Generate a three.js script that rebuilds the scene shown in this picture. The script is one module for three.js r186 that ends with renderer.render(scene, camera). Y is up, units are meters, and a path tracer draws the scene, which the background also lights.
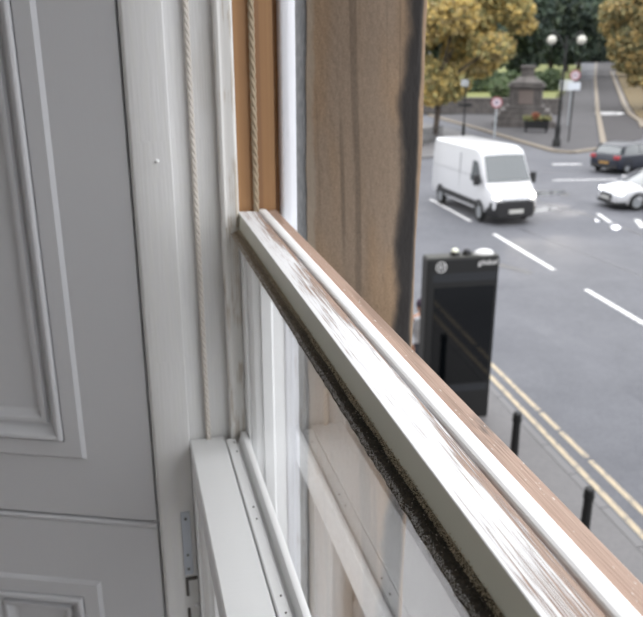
import * as THREE from 'three';
import { mergeGeometries, toCreasedNormals, mergeVertices } from 'three/addons/utils/BufferGeometryUtils.js';
import { RoundedBoxGeometry } from 'three/addons/geometries/RoundedBoxGeometry.js';
import { MarchingCubes } from 'three/addons/objects/MarchingCubes.js';
import { TextGeometry } from 'three/addons/geometries/TextGeometry.js';
import { FontLoader } from 'three/addons/loaders/FontLoader.js';

// ------------------------------------------------------------------ camera, sky, exposure
// world: x points out of the window, -z runs along the window to its far jamb, y = 0 is the street
const scene = new THREE.Scene();
const renderer = new THREE.WebGLRenderer({ antialias: true });
renderer.toneMapping = THREE.LinearToneMapping;
renderer.toneMappingExposure = 3.25;
renderer.shadowMap.enabled = true;

const EYE = 6.35;                                   // height of the lens above the street
const camera = new THREE.PerspectiveCamera(2 * Math.atan(308.5 / 774) * 180 / Math.PI, 643 / 617, 0.02, 600);
camera.rotation.order = 'YXZ';
camera.rotation.set(-19.13 * Math.PI / 180, -14.5 * Math.PI / 180, 0);
camera.position.set(0, EYE, 0);
camera.focus = 0.42;
camera.userData.fStop = 19;
scene.add(camera);

function overcast() {                               // even grey cloud, brighter overhead (CIE overcast)
  const w = 64, h = 64, d = new Float32Array(w * h * 4);
  for (let j = 0; j < h; j++) {
    const el = ((j + 0.5) / h - 0.5) * Math.PI, s = Math.max(0, Math.sin(el));
    const L = (1 + 2 * s) / 3 * 1.35;
    for (let i = 0; i < w; i++) { const k = (j * w + i) * 4; d[k] = L * 0.98; d[k + 1] = L * 0.99; d[k + 2] = L * 1.012; d[k + 3] = 1; }
  }
  const t = new THREE.DataTexture(d, w, h, THREE.RGBAFormat, THREE.FloatType);
  t.mapping = THREE.EquirectangularReflectionMapping; t.magFilter = THREE.LinearFilter; t.minFilter = THREE.LinearFilter;
  t.colorSpace = THREE.LinearSRGBColorSpace; t.needsUpdate = true;
  return t;
}
const sky = overcast();
scene.background = sky; scene.environment = sky;

// ------------------------------------------------------------------ helpers
function rng(seed) { let a = seed >>> 0; return () => { a = (a + 0x6D2B79F5) | 0; let t = Math.imul(a ^ (a >>> 15), 1 | a); t = (t + Math.imul(t ^ (t >>> 7), 61 | t)) ^ t; return ((t ^ (t >>> 14)) >>> 0) / 4294967296; }; }
const clamp = (v, a = 0, b = 1) => Math.min(b, Math.max(a, v));
const lerp = (a, b, t) => a + (b - a) * t;
const sstep = (a, b, v) => { const t = clamp((v - a) / (b - a)); return t * t * (3 - 2 * t); };
function hash2(x, y, s) { let h = Math.imul(x | 0, 374761393) ^ Math.imul(y | 0, 668265263) ^ Math.imul(s | 0, 1274126177); h = Math.imul(h ^ (h >>> 13), 1274126177); return ((h ^ (h >>> 16)) >>> 0) / 4294967296; }
function vnoise(x, y, s = 1) { const xi = Math.floor(x), yi = Math.floor(y), fx = x - xi, fy = y - yi, u = fx * fx * (3 - 2 * fx), v = fy * fy * (3 - 2 * fy); return lerp(lerp(hash2(xi, yi, s), hash2(xi + 1, yi, s), u), lerp(hash2(xi, yi + 1, s), hash2(xi + 1, yi + 1, s), u), v); }
function fbm(x, y, s = 1, o = 4) { let a = 0, k = 0.5, n = 0; for (let i = 0; i < o; i++) { a += k * vnoise(x, y, s + i * 17); n += k; x *= 2.03; y *= 2.03; k *= 0.5; } return a / n; }

const used = {};
function numbered(n) { const k = used[n] = (used[n] ?? -1) + 1; return k ? n + '_' + String(k).padStart(3, '0') : n; }
function shade(o) { o.traverse((c) => { if (c.isMesh) { c.castShadow = true; c.receiveShadow = true; } }); return o; }
function part(name, geo, mat, parent, kind) { const m = new THREE.Mesh(geo, mat); m.name = name; m.castShadow = m.receiveShadow = true; if (kind) m.userData.kind = kind; parent.add(m); return m; }
function thing(name, label, category, pos = [0, 0, 0], turn = 0, group) { const g = new THREE.Group(); g.name = numbered(name); g.position.set(...pos); g.rotation.y = turn; g.userData = { label, category }; if (group) g.userData.group = group; scene.add(g); return g; }
function solo(name, geo, mat, label, category, kind, group) { const m = new THREE.Mesh(geo, mat); m.name = numbered(name); m.castShadow = m.receiveShadow = true; m.userData = {}; if (label) m.userData.label = label; if (category) m.userData.category = category; if (kind) m.userData.kind = kind; if (group) m.userData.group = group; scene.add(m); return m; }
function structGroup(name, label) { const g = new THREE.Group(); g.name = name; g.userData = { kind: 'structure', label }; scene.add(g); return g; }

function uvBox(g, s = 1) {                            // uv in metres by the way each face points
  g = g.index ? g.toNonIndexed() : g;
  const p = g.attributes.position, n = g.attributes.normal, uv = new Float32Array(p.count * 2);
  for (let i = 0; i < p.count; i += 3) {
    let nx = 0, ny = 0, nz = 0; for (let k = 0; k < 3; k++) { nx += Math.abs(n.getX(i + k)); ny += Math.abs(n.getY(i + k)); nz += Math.abs(n.getZ(i + k)); }
    for (let k = 0; k < 3; k++) {
      const x = p.getX(i + k), y = p.getY(i + k), z = p.getZ(i + k); let u, v;
      if (ny >= nx && ny >= nz) { u = x; v = z; } else if (nx >= nz) { u = z; v = y; } else { u = x; v = y; }
      uv[(i + k) * 2] = u * s; uv[(i + k) * 2 + 1] = v * s;
    }
  }
  g.setAttribute('uv', new THREE.BufferAttribute(uv, 2)); return g;
}
function box(x0, x1, y0, y1, z0, z1, r = 0) {
  const g = r > 0 ? new RoundedBoxGeometry(Math.abs(x1 - x0), Math.abs(y1 - y0), Math.abs(z1 - z0), 2, r) : new THREE.BoxGeometry(Math.abs(x1 - x0), Math.abs(y1 - y0), Math.abs(z1 - z0));
  g.translate((x0 + x1) / 2, (y0 + y1) / 2, (z0 + z1) / 2); return uvBox(g);
}
function shapeOf(pts) { const s = new THREE.Shape(); pts.forEach(([x, y], i) => i ? s.lineTo(x, y) : s.moveTo(x, y)); return s; }
function alongZ(pts, z0, z1, crease = 0.6) { // profile in (x, y)
  let g = new THREE.ExtrudeGeometry(shapeOf(pts), { depth: z1 - z0, bevelEnabled: false, steps: 1 }); g.translate(0, 0, z0);
  return uvBox(toCreasedNormals(g, crease));
}
function alongY(pts, y0, y1, crease = 0.6) { // profile in (x, z)
  let g = new THREE.ExtrudeGeometry(shapeOf(pts.map(([x, z]) => [x, -z])), { depth: y1 - y0, bevelEnabled: false, steps: 1 }); g.rotateX(-Math.PI / 2); g.translate(0, y0, 0);
  return uvBox(toCreasedNormals(g, crease));
}
function arc(cx, cy, r, a0, a1, n = 6) { const o = []; for (let i = 0; i <= n; i++) { const a = lerp(a0, a1, i / n); o.push([cx + r * Math.cos(a), cy + r * Math.sin(a)]); } return o; }
function rrect(x0, x1, y0, y1, r, n = 4) { const h = Math.PI / 2; return [...arc(x1 - r, y0 + r, r, -h, 0, n), ...arc(x1 - r, y1 - r, r, 0, h, n), ...arc(x0 + r, y1 - r, r, h, 2 * h, n), ...arc(x0 + r, y0 + r, r, 2 * h, 3 * h, n)]; }
function cyl(r0, r1, h, x, y, z, n = 20) { const g = new THREE.CylinderGeometry(r1, r0, h, n); g.translate(x, y + h / 2, z); return g; }
const merge = (a) => mergeGeometries(a.map((g) => { const h = g.index ? g.toNonIndexed() : g; for (const k of Object.keys(h.attributes)) if (!['position', 'normal', 'uv'].includes(k)) h.deleteAttribute(k); return h; }));
function tube(pts, r, n = 8, seg = 24) { return new THREE.TubeGeometry(new THREE.CatmullRomCurve3(pts.map((p) => new THREE.Vector3(...p))), seg, r, n); }

function tex(w, h, fn, { srgb = true, rx = 1, ry = 1, wrap = true } = {}) {
  const d = new Uint8Array(w * h * 4);
  for (let j = 0; j < h; j++) for (let i = 0; i < w; i++) { const c = fn(i / w, j / h, i, j), k = (j * w + i) * 4; d[k] = clamp(c[0], 0, 255); d[k + 1] = clamp(c[1], 0, 255); d[k + 2] = clamp(c[2], 0, 255); d[k + 3] = 255; }
  const t = new THREE.DataTexture(d, w, h); if (srgb) t.colorSpace = THREE.SRGBColorSpace;
  t.magFilter = THREE.LinearFilter; t.minFilter = THREE.LinearMipmapLinearFilter; t.generateMipmaps = true;
  t.wrapS = t.wrapT = wrap ? THREE.RepeatWrapping : THREE.ClampToEdgeWrapping; t.repeat.set(rx, ry); t.needsUpdate = true; return t;
}
const grey = (v) => [v * 255, v * 255, v * 255];
const mix3 = (a, b, t) => [lerp(a[0], b[0], t), lerp(a[1], b[1], t), lerp(a[2], b[2], t)];
const std = (o) => new THREE.MeshStandardMaterial(o);
const phys = (o) => new THREE.MeshPhysicalMaterial(o);

// ------------------------------------------------------------------ materials
const brushed = tex(512, 512, (u, v) => grey(0.35 + 0.3 * fbm(u * 90, v * 5, 3, 3) + 0.3 * fbm(u * 14, v * 9, 8, 3)), { srgb: false, rx: 8, ry: 4 });
const brushedFlat = tex(512, 512, (u, v) => grey(0.35 + 0.3 * fbm(u * 5, v * 90, 3, 3) + 0.3 * fbm(u * 9, v * 14, 8, 3)), { srgb: false, rx: 4, ry: 8 });
const paintCol = tex(512, 512, (u, v) => { const a = fbm(u * 7, v * 3, 21, 4), s = sstep(0.62, 0.78, fbm(u * 10, v * 4, 33, 4)) * 0.5; return mix3(mix3([226, 226, 226], [217, 217, 216], a), [203, 199, 192], s * 0.6); }, { rx: 2.1, ry: 1.7 });
const M = {
  paint: std({ map: paintCol, roughness: 0.42, bumpMap: brushed, bumpScale: 0.0007 }),
  sashPaint: std({ color: 0xe9eaea, roughness: 0.36, bumpMap: brushedFlat, bumpScale: 0.0003 }),
  shutter: std({ color: 0xc9cacd, roughness: 0.5, bumpMap: brushed, bumpScale: 0.0002 }),
  beadWhite: std({ color: 0xf6f6f6, roughness: 0.5 }),
  gloss: phys({ color: 0xf3f5fb, roughness: 0.3, bumpMap: brushed, bumpScale: 0.0005, clearcoat: 0.4, clearcoatRoughness: 0.3 }),
  railFace: std({ color: 0xdcdcce, roughness: 0.32 }),
  mastic: std({ map: tex(128, 512, (u, v) => { const a = fbm(u * 20, v * 40, 5, 4); return mix3([112, 114, 116], [152, 152, 152], a); }, { rx: 20, ry: 3 }), roughness: 0.85, bumpMap: brushed, bumpScale: 0.001 }),
  dark: std({ color: 0x1b1a19, roughness: 0.9 }),
  metal: std({ color: 0xb9bfc8, roughness: 0.4, metalness: 0.7 }),
  nail: std({ color: 0x5d5a57, roughness: 0.5, metalness: 0.5 }),
  glass: phys({ color: 0xffffff, roughness: 0.0, transmission: 1, thickness: 0, ior: 1.52 }),
  rope: std({ map: tex(64, 256, (u, v) => mix3([226, 222, 216], [208, 200, 190], fbm(u * 20, v * 60, 77, 3)), { rx: 1, ry: 1 }), roughness: 0.95 }),
  ropeOld: std({ map: tex(64, 256, (u, v) => mix3([196, 182, 160], [150, 132, 108], fbm(u * 20, v * 60, 78, 3)), { rx: 1, ry: 1 }), roughness: 0.95 }),
  roomWall: std({ color: 0xdedcd6, roughness: 0.9 }),
  ceiling: std({ color: 0xeeeeec, roughness: 0.9 }),
  floorWood: std({ color: 0x7a5a40, roughness: 0.5 }),
};
// parting bead: white paint scraped down to brown wood in long vertical flakes
M.scraped = std({ map: tex(256, 1024, (u, v) => { const s = fbm(u * 9, v * 22, 41, 4), f = fbm(u * 60, v * 7, 43, 3); const k = sstep(0.52, 0.66, s * 0.55 + f * 0.45); return mix3([228, 227, 224], [176, 162, 146], k * 0.6); }, { rx: 16, ry: 1.3 }), roughness: 0.55 });
// bare, varnished outer track
M.track = std({ map: tex(512, 1024, (u, v) => { const g = fbm(u * 46, v * 3, 51, 4), b = fbm(u * 6, v * 2.2, 53, 3); let c = mix3([148, 109, 72], [174, 133, 90], g * 0.5 + b * 0.5); return mix3(c, [130, 94, 66], sstep(0.55, 0.7, fbm(u * 14, v * 1.5, 57, 3)) * 0.5); }, { rx: 10, ry: 1 }), roughness: 0.5 });
// top of the lowered sash: white paint worn off along the grain (u along the rail, v across it from the room side)
const wornField = (u, v) => {
  const L = u * 1.3;
  const streak = fbm(L * 30, v * 46, 61, 3), fine = fbm(L * 60, v * 120, 62, 2), big = fbm(L * 9 + 3.1, v * 1.6, 63, 3);
  const nearGroove = sstep(0.5, 1.0, v) * 0.16, edge = sstep(0.12, 0.0, v) * 0.4, B = (c, w) => Math.exp(-(((L - c) / w) ** 2));
  const spot = 0.15 * B(0.57, 0.045) * sstep(0.3, 0.85, v) + 0.19 * B(0.69, 0.045) * sstep(0.1, 0.5, v) + 0.07 * B(0.1, 0.07) + 0.1 * B(0.36, 0.05) * sstep(0.3, 0.9, v) + 0.03 * B(0.27, 0.05) + 0.16 * B(1.0, 0.1);
  return streak * 0.42 + fine * 0.25 + big * 0.33 + nearGroove + spot - edge;
};
M.wornTop = std({
  map: tex(2048, 256, (u, v) => { const k = sstep(0.62, 0.67, wornField(u, v)), g = fbm(u * 90, v * 40, 66, 3); const wood = mix3([140, 114, 98], [178, 152, 136], g); const old = sstep(0.52, 0.63, wornField(u, v)); return mix3(mix3([232, 232, 233], [196, 192, 193], old * 0.7), wood, k * 0.92); }, { wrap: false }),
  bumpMap: tex(2048, 256, (u, v) => grey(1 - 0.8 * sstep(0.6, 0.7, wornField(u, v)) - 0.2 * fbm(u * 70, v * 60, 68, 2)), { srgb: false, wrap: false }), bumpScale: 0.0004, roughness: 0.6,
});
M.bareWood = std({
  map: tex(2048, 128, (u, v) => { const L = u * 1.3, g = fbm(L * 26, v * 7, 71, 4), f = fbm(L * 70, v * 26, 72, 3), big = fbm(L * 8, v * 1.2, 73, 3); let c = mix3([176, 146, 129], [194, 168, 152], g * 0.75 + f * 0.25); c = mix3(c, [146, 122, 107], sstep(0.5, 0.75, big) * 0.7); const st = Math.exp(-(((L - 0.54) / 0.016) ** 2)) * sstep(0.25, 0.6, fbm(L * 60, v * 4, 75, 3)); c = mix3(c, [120, 106, 98], st * 0.75); return mix3(c, [236, 234, 230], sstep(0.94, 0.985, v + 0.03 * fbm(L * 80, 1, 76, 2)) + sstep(0.86, 0.88, fbm(L * 240, v * 14, 79, 2))); }, { wrap: false }),
  roughness: 0.6, bumpMap: tex(1024, 64, (u, v) => grey(fbm(u * 60, v * 24, 74, 3)), { srgb: false, wrap: false }), bumpScale: 0.0002,
});
// sandstone reveal: u across (0 at the frame, 1 at the outer edge), v up; soot-black stain with a wavy outline near the outer edge
M.stoneReveal = std({
  map: tex(512, 2048, (u, v) => {
    const wob = 0.05 * (fbm(v * 9, 2.3, 81, 3) - 0.5), bed = fbm((u + v * 0.34) * 6 + wob * 8, v * 5, 82, 5), grain = fbm(u * 110, v * 900, 83, 2), patch = fbm(u * 3.2 + v * 1.5, v * 6, 84, 3);
    let c = mix3([118, 99, 81], [156, 132, 107], bed); c = mix3(c, [134, 120, 107], sstep(0.45, 0.7, patch) * 0.6); c = mix3(c, [78, 68, 59], sstep(0.62, 0.72, fbm((u + v * 0.3) * 16, v * 2, 89, 3)) * 0.4);
    const k = 0.92 + 0.16 * grain; c = [c[0] * k, c[1] * k, c[2] * k];
    const lo = 0.81 + 0.05 * (fbm(v * 14, 5, 85, 3) - 0.5) * 2 - 0.1 * sstep(0.5, 0.25, v) * fbm(v * 20, 1, 80, 3), hi = 0.945 + 0.02 * (fbm(v * 20, 9, 86, 3) - 0.5) * 2;
    const soot = sstep(lo - 0.06, lo + 0.05, u + 0.05 * (fbm(u * 14, v * 60, 87, 3) - 0.5)) * sstep(hi + 0.02, hi - 0.02, u);
    c = mix3(c, [40, 38, 38], soot * 0.95);
    const lip = sstep(0.07, 0.03, u + 0.05 * (fbm(u * 3, v * 50, 88, 3) - 0.5)); return mix3(c, [150, 139, 125], lip * 0.7);
  }, { wrap: false }), roughness: 0.92, bumpMap: tex(256, 1024, (u, v) => grey(0.5 * fbm(u * 40, v * 160, 90, 4) + 0.5 * fbm(u * 6, v * 20, 91, 3)), { srgb: false, wrap: false }), bumpScale: 0.0014,
});
const stoneTile = tex(512, 512, (u, v) => mix3([104, 92, 80], [140, 124, 106], fbm(u * 20, v * 20, 95, 5)), { rx: 0.5, ry: 0.5 });
M.stone = std({ map: stoneTile, roughness: 0.92 });
M.greyStone = std({ map: tex(256, 256, (u, v) => mix3([66, 63, 62], [108, 103, 100], fbm(u * 9, v * 9, 96, 4)), { rx: 0.4, ry: 0.4 }), roughness: 0.9 });
const roadPatch = (u, v) => fbm(u * 7, v * 7, 101, 4);
M.asphalt = phys({ specularIntensity: 0.55,
  map: tex(1024, 1024, (u, v) => { const g = fbm(u * 260, v * 260, 103, 2), b = roadPatch(u, v); return mix3([70, 71, 76], [98, 99, 104], b * 0.6 + g * 0.4); }, { rx: 1 / 9, ry: 1 / 9 }),
  roughnessMap: tex(512, 512, (u, v) => grey(0.5 + 0.28 * fbm(u * 4, v * 4, 107, 3) + 0.12 * fbm(u * 90, v * 90, 108, 2)), { srgb: false, rx: 1 / 14, ry: 1 / 14 }), roughness: 1,
});
M.pavement = std({ map: tex(512, 512, (u, v) => mix3([76, 75, 76], [100, 98, 99], fbm(u * 120, v * 120, 110, 2) * 0.5 + fbm(u * 6, v * 6, 111, 3) * 0.5), { rx: 1 / 5, ry: 1 / 5 }), roughness: 0.6 });
M.pavementOld = std({ map: tex(256, 256, (u, v) => mix3([58, 57, 59], [78, 76, 78], fbm(u * 60, v * 60, 112, 2) * 0.5 + fbm(u * 5, v * 5, 113, 3) * 0.5), { rx: 1 / 6, ry: 1 / 6 }), roughness: 0.95 });
M.kerb = std({ color: 0x636263, roughness: 0.75 });
M.kerbTan = std({ color: 0x736a5e, roughness: 0.8 });
M.water = phys({ color: 0x48494d, roughness: 0.1 });
M.markWhite = std({ map: tex(256, 64, (u, v) => mix3([200, 200, 200], [130, 130, 132], sstep(0.6, 0.75, fbm(u * 30, v * 8, 115, 3))), { rx: 0.5, ry: 2 }), roughness: 0.6 });
M.markYellow = std({ map: tex(256, 256, (u, v) => mix3([158, 145, 122], [104, 100, 95], sstep(0.5, 0.7, fbm(u * 30, v * 12, 116, 3)) * 0.8), { rx: 0.7, ry: 0.7 }), roughness: 0.6 });
M.tar = std({ color: 0x2b2b2e, roughness: 0.35 });
M.grass = std({ map: tex(256, 256, (u, v) => mix3([86, 92, 48], [118, 120, 66], fbm(u * 40, v * 40, 120, 3)), { rx: 0.3, ry: 0.3 }), roughness: 0.95 });
M.litter = std({ map: tex(256, 256, (u, v) => mix3([72, 66, 42], [108, 88, 60], fbm(u * 40, v * 40, 122, 3)), { rx: 0.3, ry: 0.3 }), roughness: 0.95 });
M.bark = std({ map: tex(128, 256, (u, v) => mix3([48, 42, 38], [84, 74, 66], fbm(u * 20, v * 8, 121, 4))), roughness: 0.95 });
M.blackMetal = std({ color: 0x121314, roughness: 0.45, metalness: 0.2 });
M.greyMetal = std({ color: 0x9aa0a4, roughness: 0.5, metalness: 0.3 });

// ------------------------------------------------------------------ window geometry: planes along x (metres out from the lens)
const JAMB = -0.85, NEAR = 0.45;                    // inner faces of the two pulley stiles
const SILL = 5.0, HEAD = 6.98;
const Y = (d) => EYE + d;

// ---- room and building shell
const FLOOR = 4.5, CEIL = 7.7, SHX = 0.0;
{
  const f = solo('floor', box(-3.6, 0.0, FLOOR - 0.2, FLOOR, -2.8, 2.4), M.floorWood, 'brown wooden floor of the room', null, 'structure');
  solo('ceiling', box(-3.6, 0.0, CEIL, CEIL + 0.2, -2.8, 2.4), M.ceiling, 'white ceiling of the room', null, 'structure');
  // the room has a second, wide window in the wall opposite (out of view; it lights the room side of the sashes)
  solo('wall_back', merge([box(-3.9, -3.6, FLOOR - 0.2, 4.9, -3, 2.6), box(-3.9, -3.6, 7.4, CEIL + 0.2, -3, 2.6), box(-3.9, -3.6, 4.9, 7.4, -3, -1.0), box(-3.9, -3.6, 4.9, 7.4, 0.9, 2.6)]), M.roomWall, 'pale wall at the back of the room', null, 'structure');
  const w2 = structGroup('window_2', 'white framed window in the back wall of the room');
  part('frame', merge([box(-3.8, -3.72, 4.9, 4.97, -1.0, 0.9), box(-3.8, -3.72, 7.33, 7.4, -1.0, 0.9), box(-3.8, -3.72, 6.12, 6.18, -1.0, 0.9), ...[-0.97, 0.87].map((z) => box(-3.8, -3.72, 4.9, 7.4, z - 0.03, z + 0.03))]), M.roomWall, w2);
  for (const [a, b] of [[4.97, 6.12], [6.18, 7.33]]) part('pane', box(-3.762, -3.758, a, b, -0.94, 0.84), M.glass, w2);
  solo('wall_left', box(-3.6, 0.0, FLOOR - 0.2, CEIL + 0.2, -3.0, -2.8), M.roomWall, 'pale side wall beyond the shutters', null, 'structure');
  solo('wall_right', box(-3.6, 0.0, FLOOR - 0.2, CEIL + 0.2, 2.4, 2.6), M.roomWall, 'pale side wall behind the lens', null, 'structure');
  // inner wall around the splayed window recess
  solo('wall_window', merge([
    box(-0.32, 0.0, FLOOR, SILL - 0.03, -2.8, 2.4), box(-0.32, 0.0, HEAD + 0.02, CEIL, -2.8, 2.4),
    alongY([[-0.32, -2.8], [0.0, -2.8], [0.0, -0.9], [-0.035, -0.9], [-0.32, -1.02]], SILL - 0.03, HEAD + 0.02),
    alongY([[-0.32, 2.4], [-0.32, 0.62], [-0.035, 0.5], [0.0, 0.5], [0.0, 2.4]], SILL - 0.03, HEAD + 0.02),
  ]), M.roomWall, 'pale inner wall around the window recess', null, 'structure');
  // sandstone facade with its opening
  const fo = structGroup('wall_facade', 'brown sandstone outer wall of the building with dark soot-stained edge');
  const X0 = 0.203, X1 = 0.341, zf = -0.845, zn = 0.445;
  part('masonry', merge([
    box(0.0, X1, 0, SILL - 0.12, -14, 2.6), box(0.0, X1, HEAD + 0.12, 12, -14, 2.6),
    box(0.0, X1, SILL - 0.12, HEAD + 0.12, -14, -1.05), box(0.0, X1, SILL - 0.12, HEAD + 0.12, 0.65, 2.6),
  ]), M.stone, fo);
  // the reveal stone: rounded outer arris, slightly uneven
  const rev = (sgn, z, zo) => {
    const pts = []; const n = 8; pts.push([X0, zo]); pts.push([X0, z - sgn * 0.004]); pts.push([X0 + 0.006, z]);
    for (const [x, y] of arc(0, 0, 0.014, Math.PI / 2, 0, n)) pts.push([X1 - 0.014 + x, z + sgn * (y - 0.014)]);
    pts.push([X1, zo]);
    const y0 = SILL - 0.12, y1 = HEAD + 0.12, steps = 90, pos = [], uv = [];
    const R = (i, j) => { const [x, zz] = pts[i], yy = lerp(y0, y1, j / steps); const w = (i > 0 && i < pts.length - 1) ? 1 : 0; return [x + (i > n / 2 ? 0.006 * (fbm(yy * 9, 3, 130, 3) - 0.5) : 0.004 * (fbm(yy * 40, 7, 131, 3) - 0.5)) * w, yy, zz + w * 0.003 * (fbm(yy * 16, i * 0.5, 132, 3) - 0.5)]; };
    for (let i = 0; i < pts.length - 1; i++) for (let j = 0; j < steps; j++) {
      const q = [R(i, j), R(i + 1, j), R(i + 1, j + 1), R(i, j + 1)];
      for (const k of sgn > 0 ? [0, 1, 2, 0, 2, 3] : [0, 2, 1, 0, 3, 2]) { pos.push(...q[k]); uv.push(clamp((q[k][0] - X0) / (X1 - X0)), (q[k][1] - 5.6) / 1.2); }
    }
    const g = new THREE.BufferGeometry(); g.setAttribute('position', new THREE.Float32BufferAttribute(pos, 3)); g.setAttribute('uv', new THREE.Float32BufferAttribute(uv, 2)); g.computeVertexNormals();
    return toCreasedNormals(g, 0.9);
  };
  part('reveal_stone', rev(1, zf, -1.06), M.stoneReveal, fo);
  part('reveal_stone', rev(-1, zn, 0.66), M.stoneReveal, fo);
  part('sill_stone', box(0.06, 0.44, SILL - 0.13, SILL, -0.97, 0.57, 0.012), M.stone, fo);
}

// ---- sliding-sash box frame
const win = structGroup('window_1', 'white painted box frame of the sliding sash window');
{
  const y0 = SILL, y1 = HEAD;
  for (const [z, s] of [[JAMB, 1], [NEAR, -1]]) {   // s: which way the frame faces into the opening
    const P = (pts) => pts.map(([x, d]) => [x, z + s * d]);
    // room-side bead with a rounded left arris
    const stf = [[0.0535, -0.06], [0.0535, 0.011], [0.0525, 0.012], [0.0185, 0.012], ...arc(0.0185, 0.004, 0.008, Math.PI / 2, Math.PI, 6), [0.0102, -0.06]];
    part('staff_bead', alongY(P(stf), y0, y1), M.paint, win);
    part('pulley_stile', alongY(P([[0.0535, -0.03], [0.0535, 0], [0.1034, 0], [0.1034, -0.03]]), y0, y1), M.paint, win);
    const pb = [[0.1034, -0.012], [0.1034, 0.009], ...arc(0.1074, 0.0095, 0.004, Math.PI, Math.PI / 2, 4), [0.1105, 0.0118], [0.113, 0.0118], ...arc(0.119, 0.0098, 0.004, Math.PI / 2, 0, 4), [0.123, -0.012]];
    part('parting_bead', alongY(P(pb), y0, y1), M.scraped, win);
    part('outer_track', alongY(P([[0.123, -0.03], [0.123, 0.0], [0.1405, 0], [0.1405, -0.003], [0.1465, -0.003], [0.1465, 0], [0.1665, 0], [0.1665, -0.03]]), y0, y1), M.track, win);
    part('gap', alongY(P([[0.1665, -0.03], [0.1665, -0.009], [0.1735, -0.009], [0.1735, -0.03]]), y0, y1), M.track, win);
    const ol = [[0.1728, -0.03], [0.1728, 0.002], ...arc(0.1785, 0.003, 0.0057, Math.PI, Math.PI / 2, 5), ...arc(0.184, 0.003, 0.0062, Math.PI / 2, 0, 5), [0.1902, -0.03]];
    part('outer_lining', alongY(P(ol), y0, y1), M.gloss, win);
    part('mastic_seal', alongY(P([[0.1895, -0.03], [0.1895, -0.002], [0.197, -0.004], [0.2055, -0.002], [0.2055, -0.03]]), y0, y1), M.mastic, win);
  }
  { const g = new THREE.SphereGeometry(0.0022, 10, 8); g.scale(1.2, 1, 1); g.translate(0.0378, Y(-0.1205), JAMB + 0.0122); part('nail_head', g, M.sashPaint, win); }
  part('head_board', box(0.0, 0.2, HEAD, HEAD + 0.14, -0.95, 0.55), M.paint, win);
  part('sill_board', box(-0.3, 0.06, SILL - 0.04, SILL, -1.0, 0.6), M.paint, win);
  // sash stop plate and keeper on the room-side bead
  const zf = JAMB + 0.012;
  const pl = part('stop_plate', box(0.0368, 0.0478, Y(-0.643), Y(-0.551), zf - 0.001, zf + 0.0022, 0.0008), M.metal, win); pl.userData.label = 'narrow grey metal plate with three screws';
  for (const d of [-0.56, -0.613, -0.634]) { const g = new THREE.CylinderGeometry(0.0018, 0.0018, 0.0012, 12); g.rotateX(Math.PI / 2); g.translate(0.0423, Y(d), zf + 0.0026); part('screw', g, M.nail, pl); }
  const kp = part('keeper', merge([box(0.0375, 0.0525, Y(-0.6515), Y(-0.6475), zf, zf + 0.0035, 0.001), box(0.0375, 0.041, Y(-0.675), Y(-0.6515), zf, zf + 0.0035, 0.001), box(0.0375, 0.0412, Y(-0.73), Y(-0.695), zf, zf + 0.0035, 0.001)]), M.nail, win);
  const kn = new THREE.SphereGeometry(0.0032, 12, 8); kn.translate(0.0498, Y(-0.692), zf + 0.003); part('knob', kn, M.sashPaint, kp);
}

// ---- splayed panelled shutters (local frame: s leftwards along the leaf, y up, d out of its face)
const shDir = new THREE.Vector3(-0.927, 0, -0.375).normalize(), shNor = new THREE.Vector3(-shDir.z, 0, shDir.x).negate();
function shutterFrame(name, label, cat, group) {
  const g = thing(name, label, cat, [SHX, EYE, JAMB], 0, group);
  const nor = new THREE.Vector3().crossVectors(shDir, new THREE.Vector3(0, 1, 0)).normalize(); // faces the room
  if (nor.z < 0) nor.negate();
  const m = new THREE.Matrix4().makeBasis(shDir, new THREE.Vector3(0, 1, 0), nor);
  g.quaternion.setFromRotationMatrix(m);
  g.userData.flip = m.determinant() < 0;
  return g;
}
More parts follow.
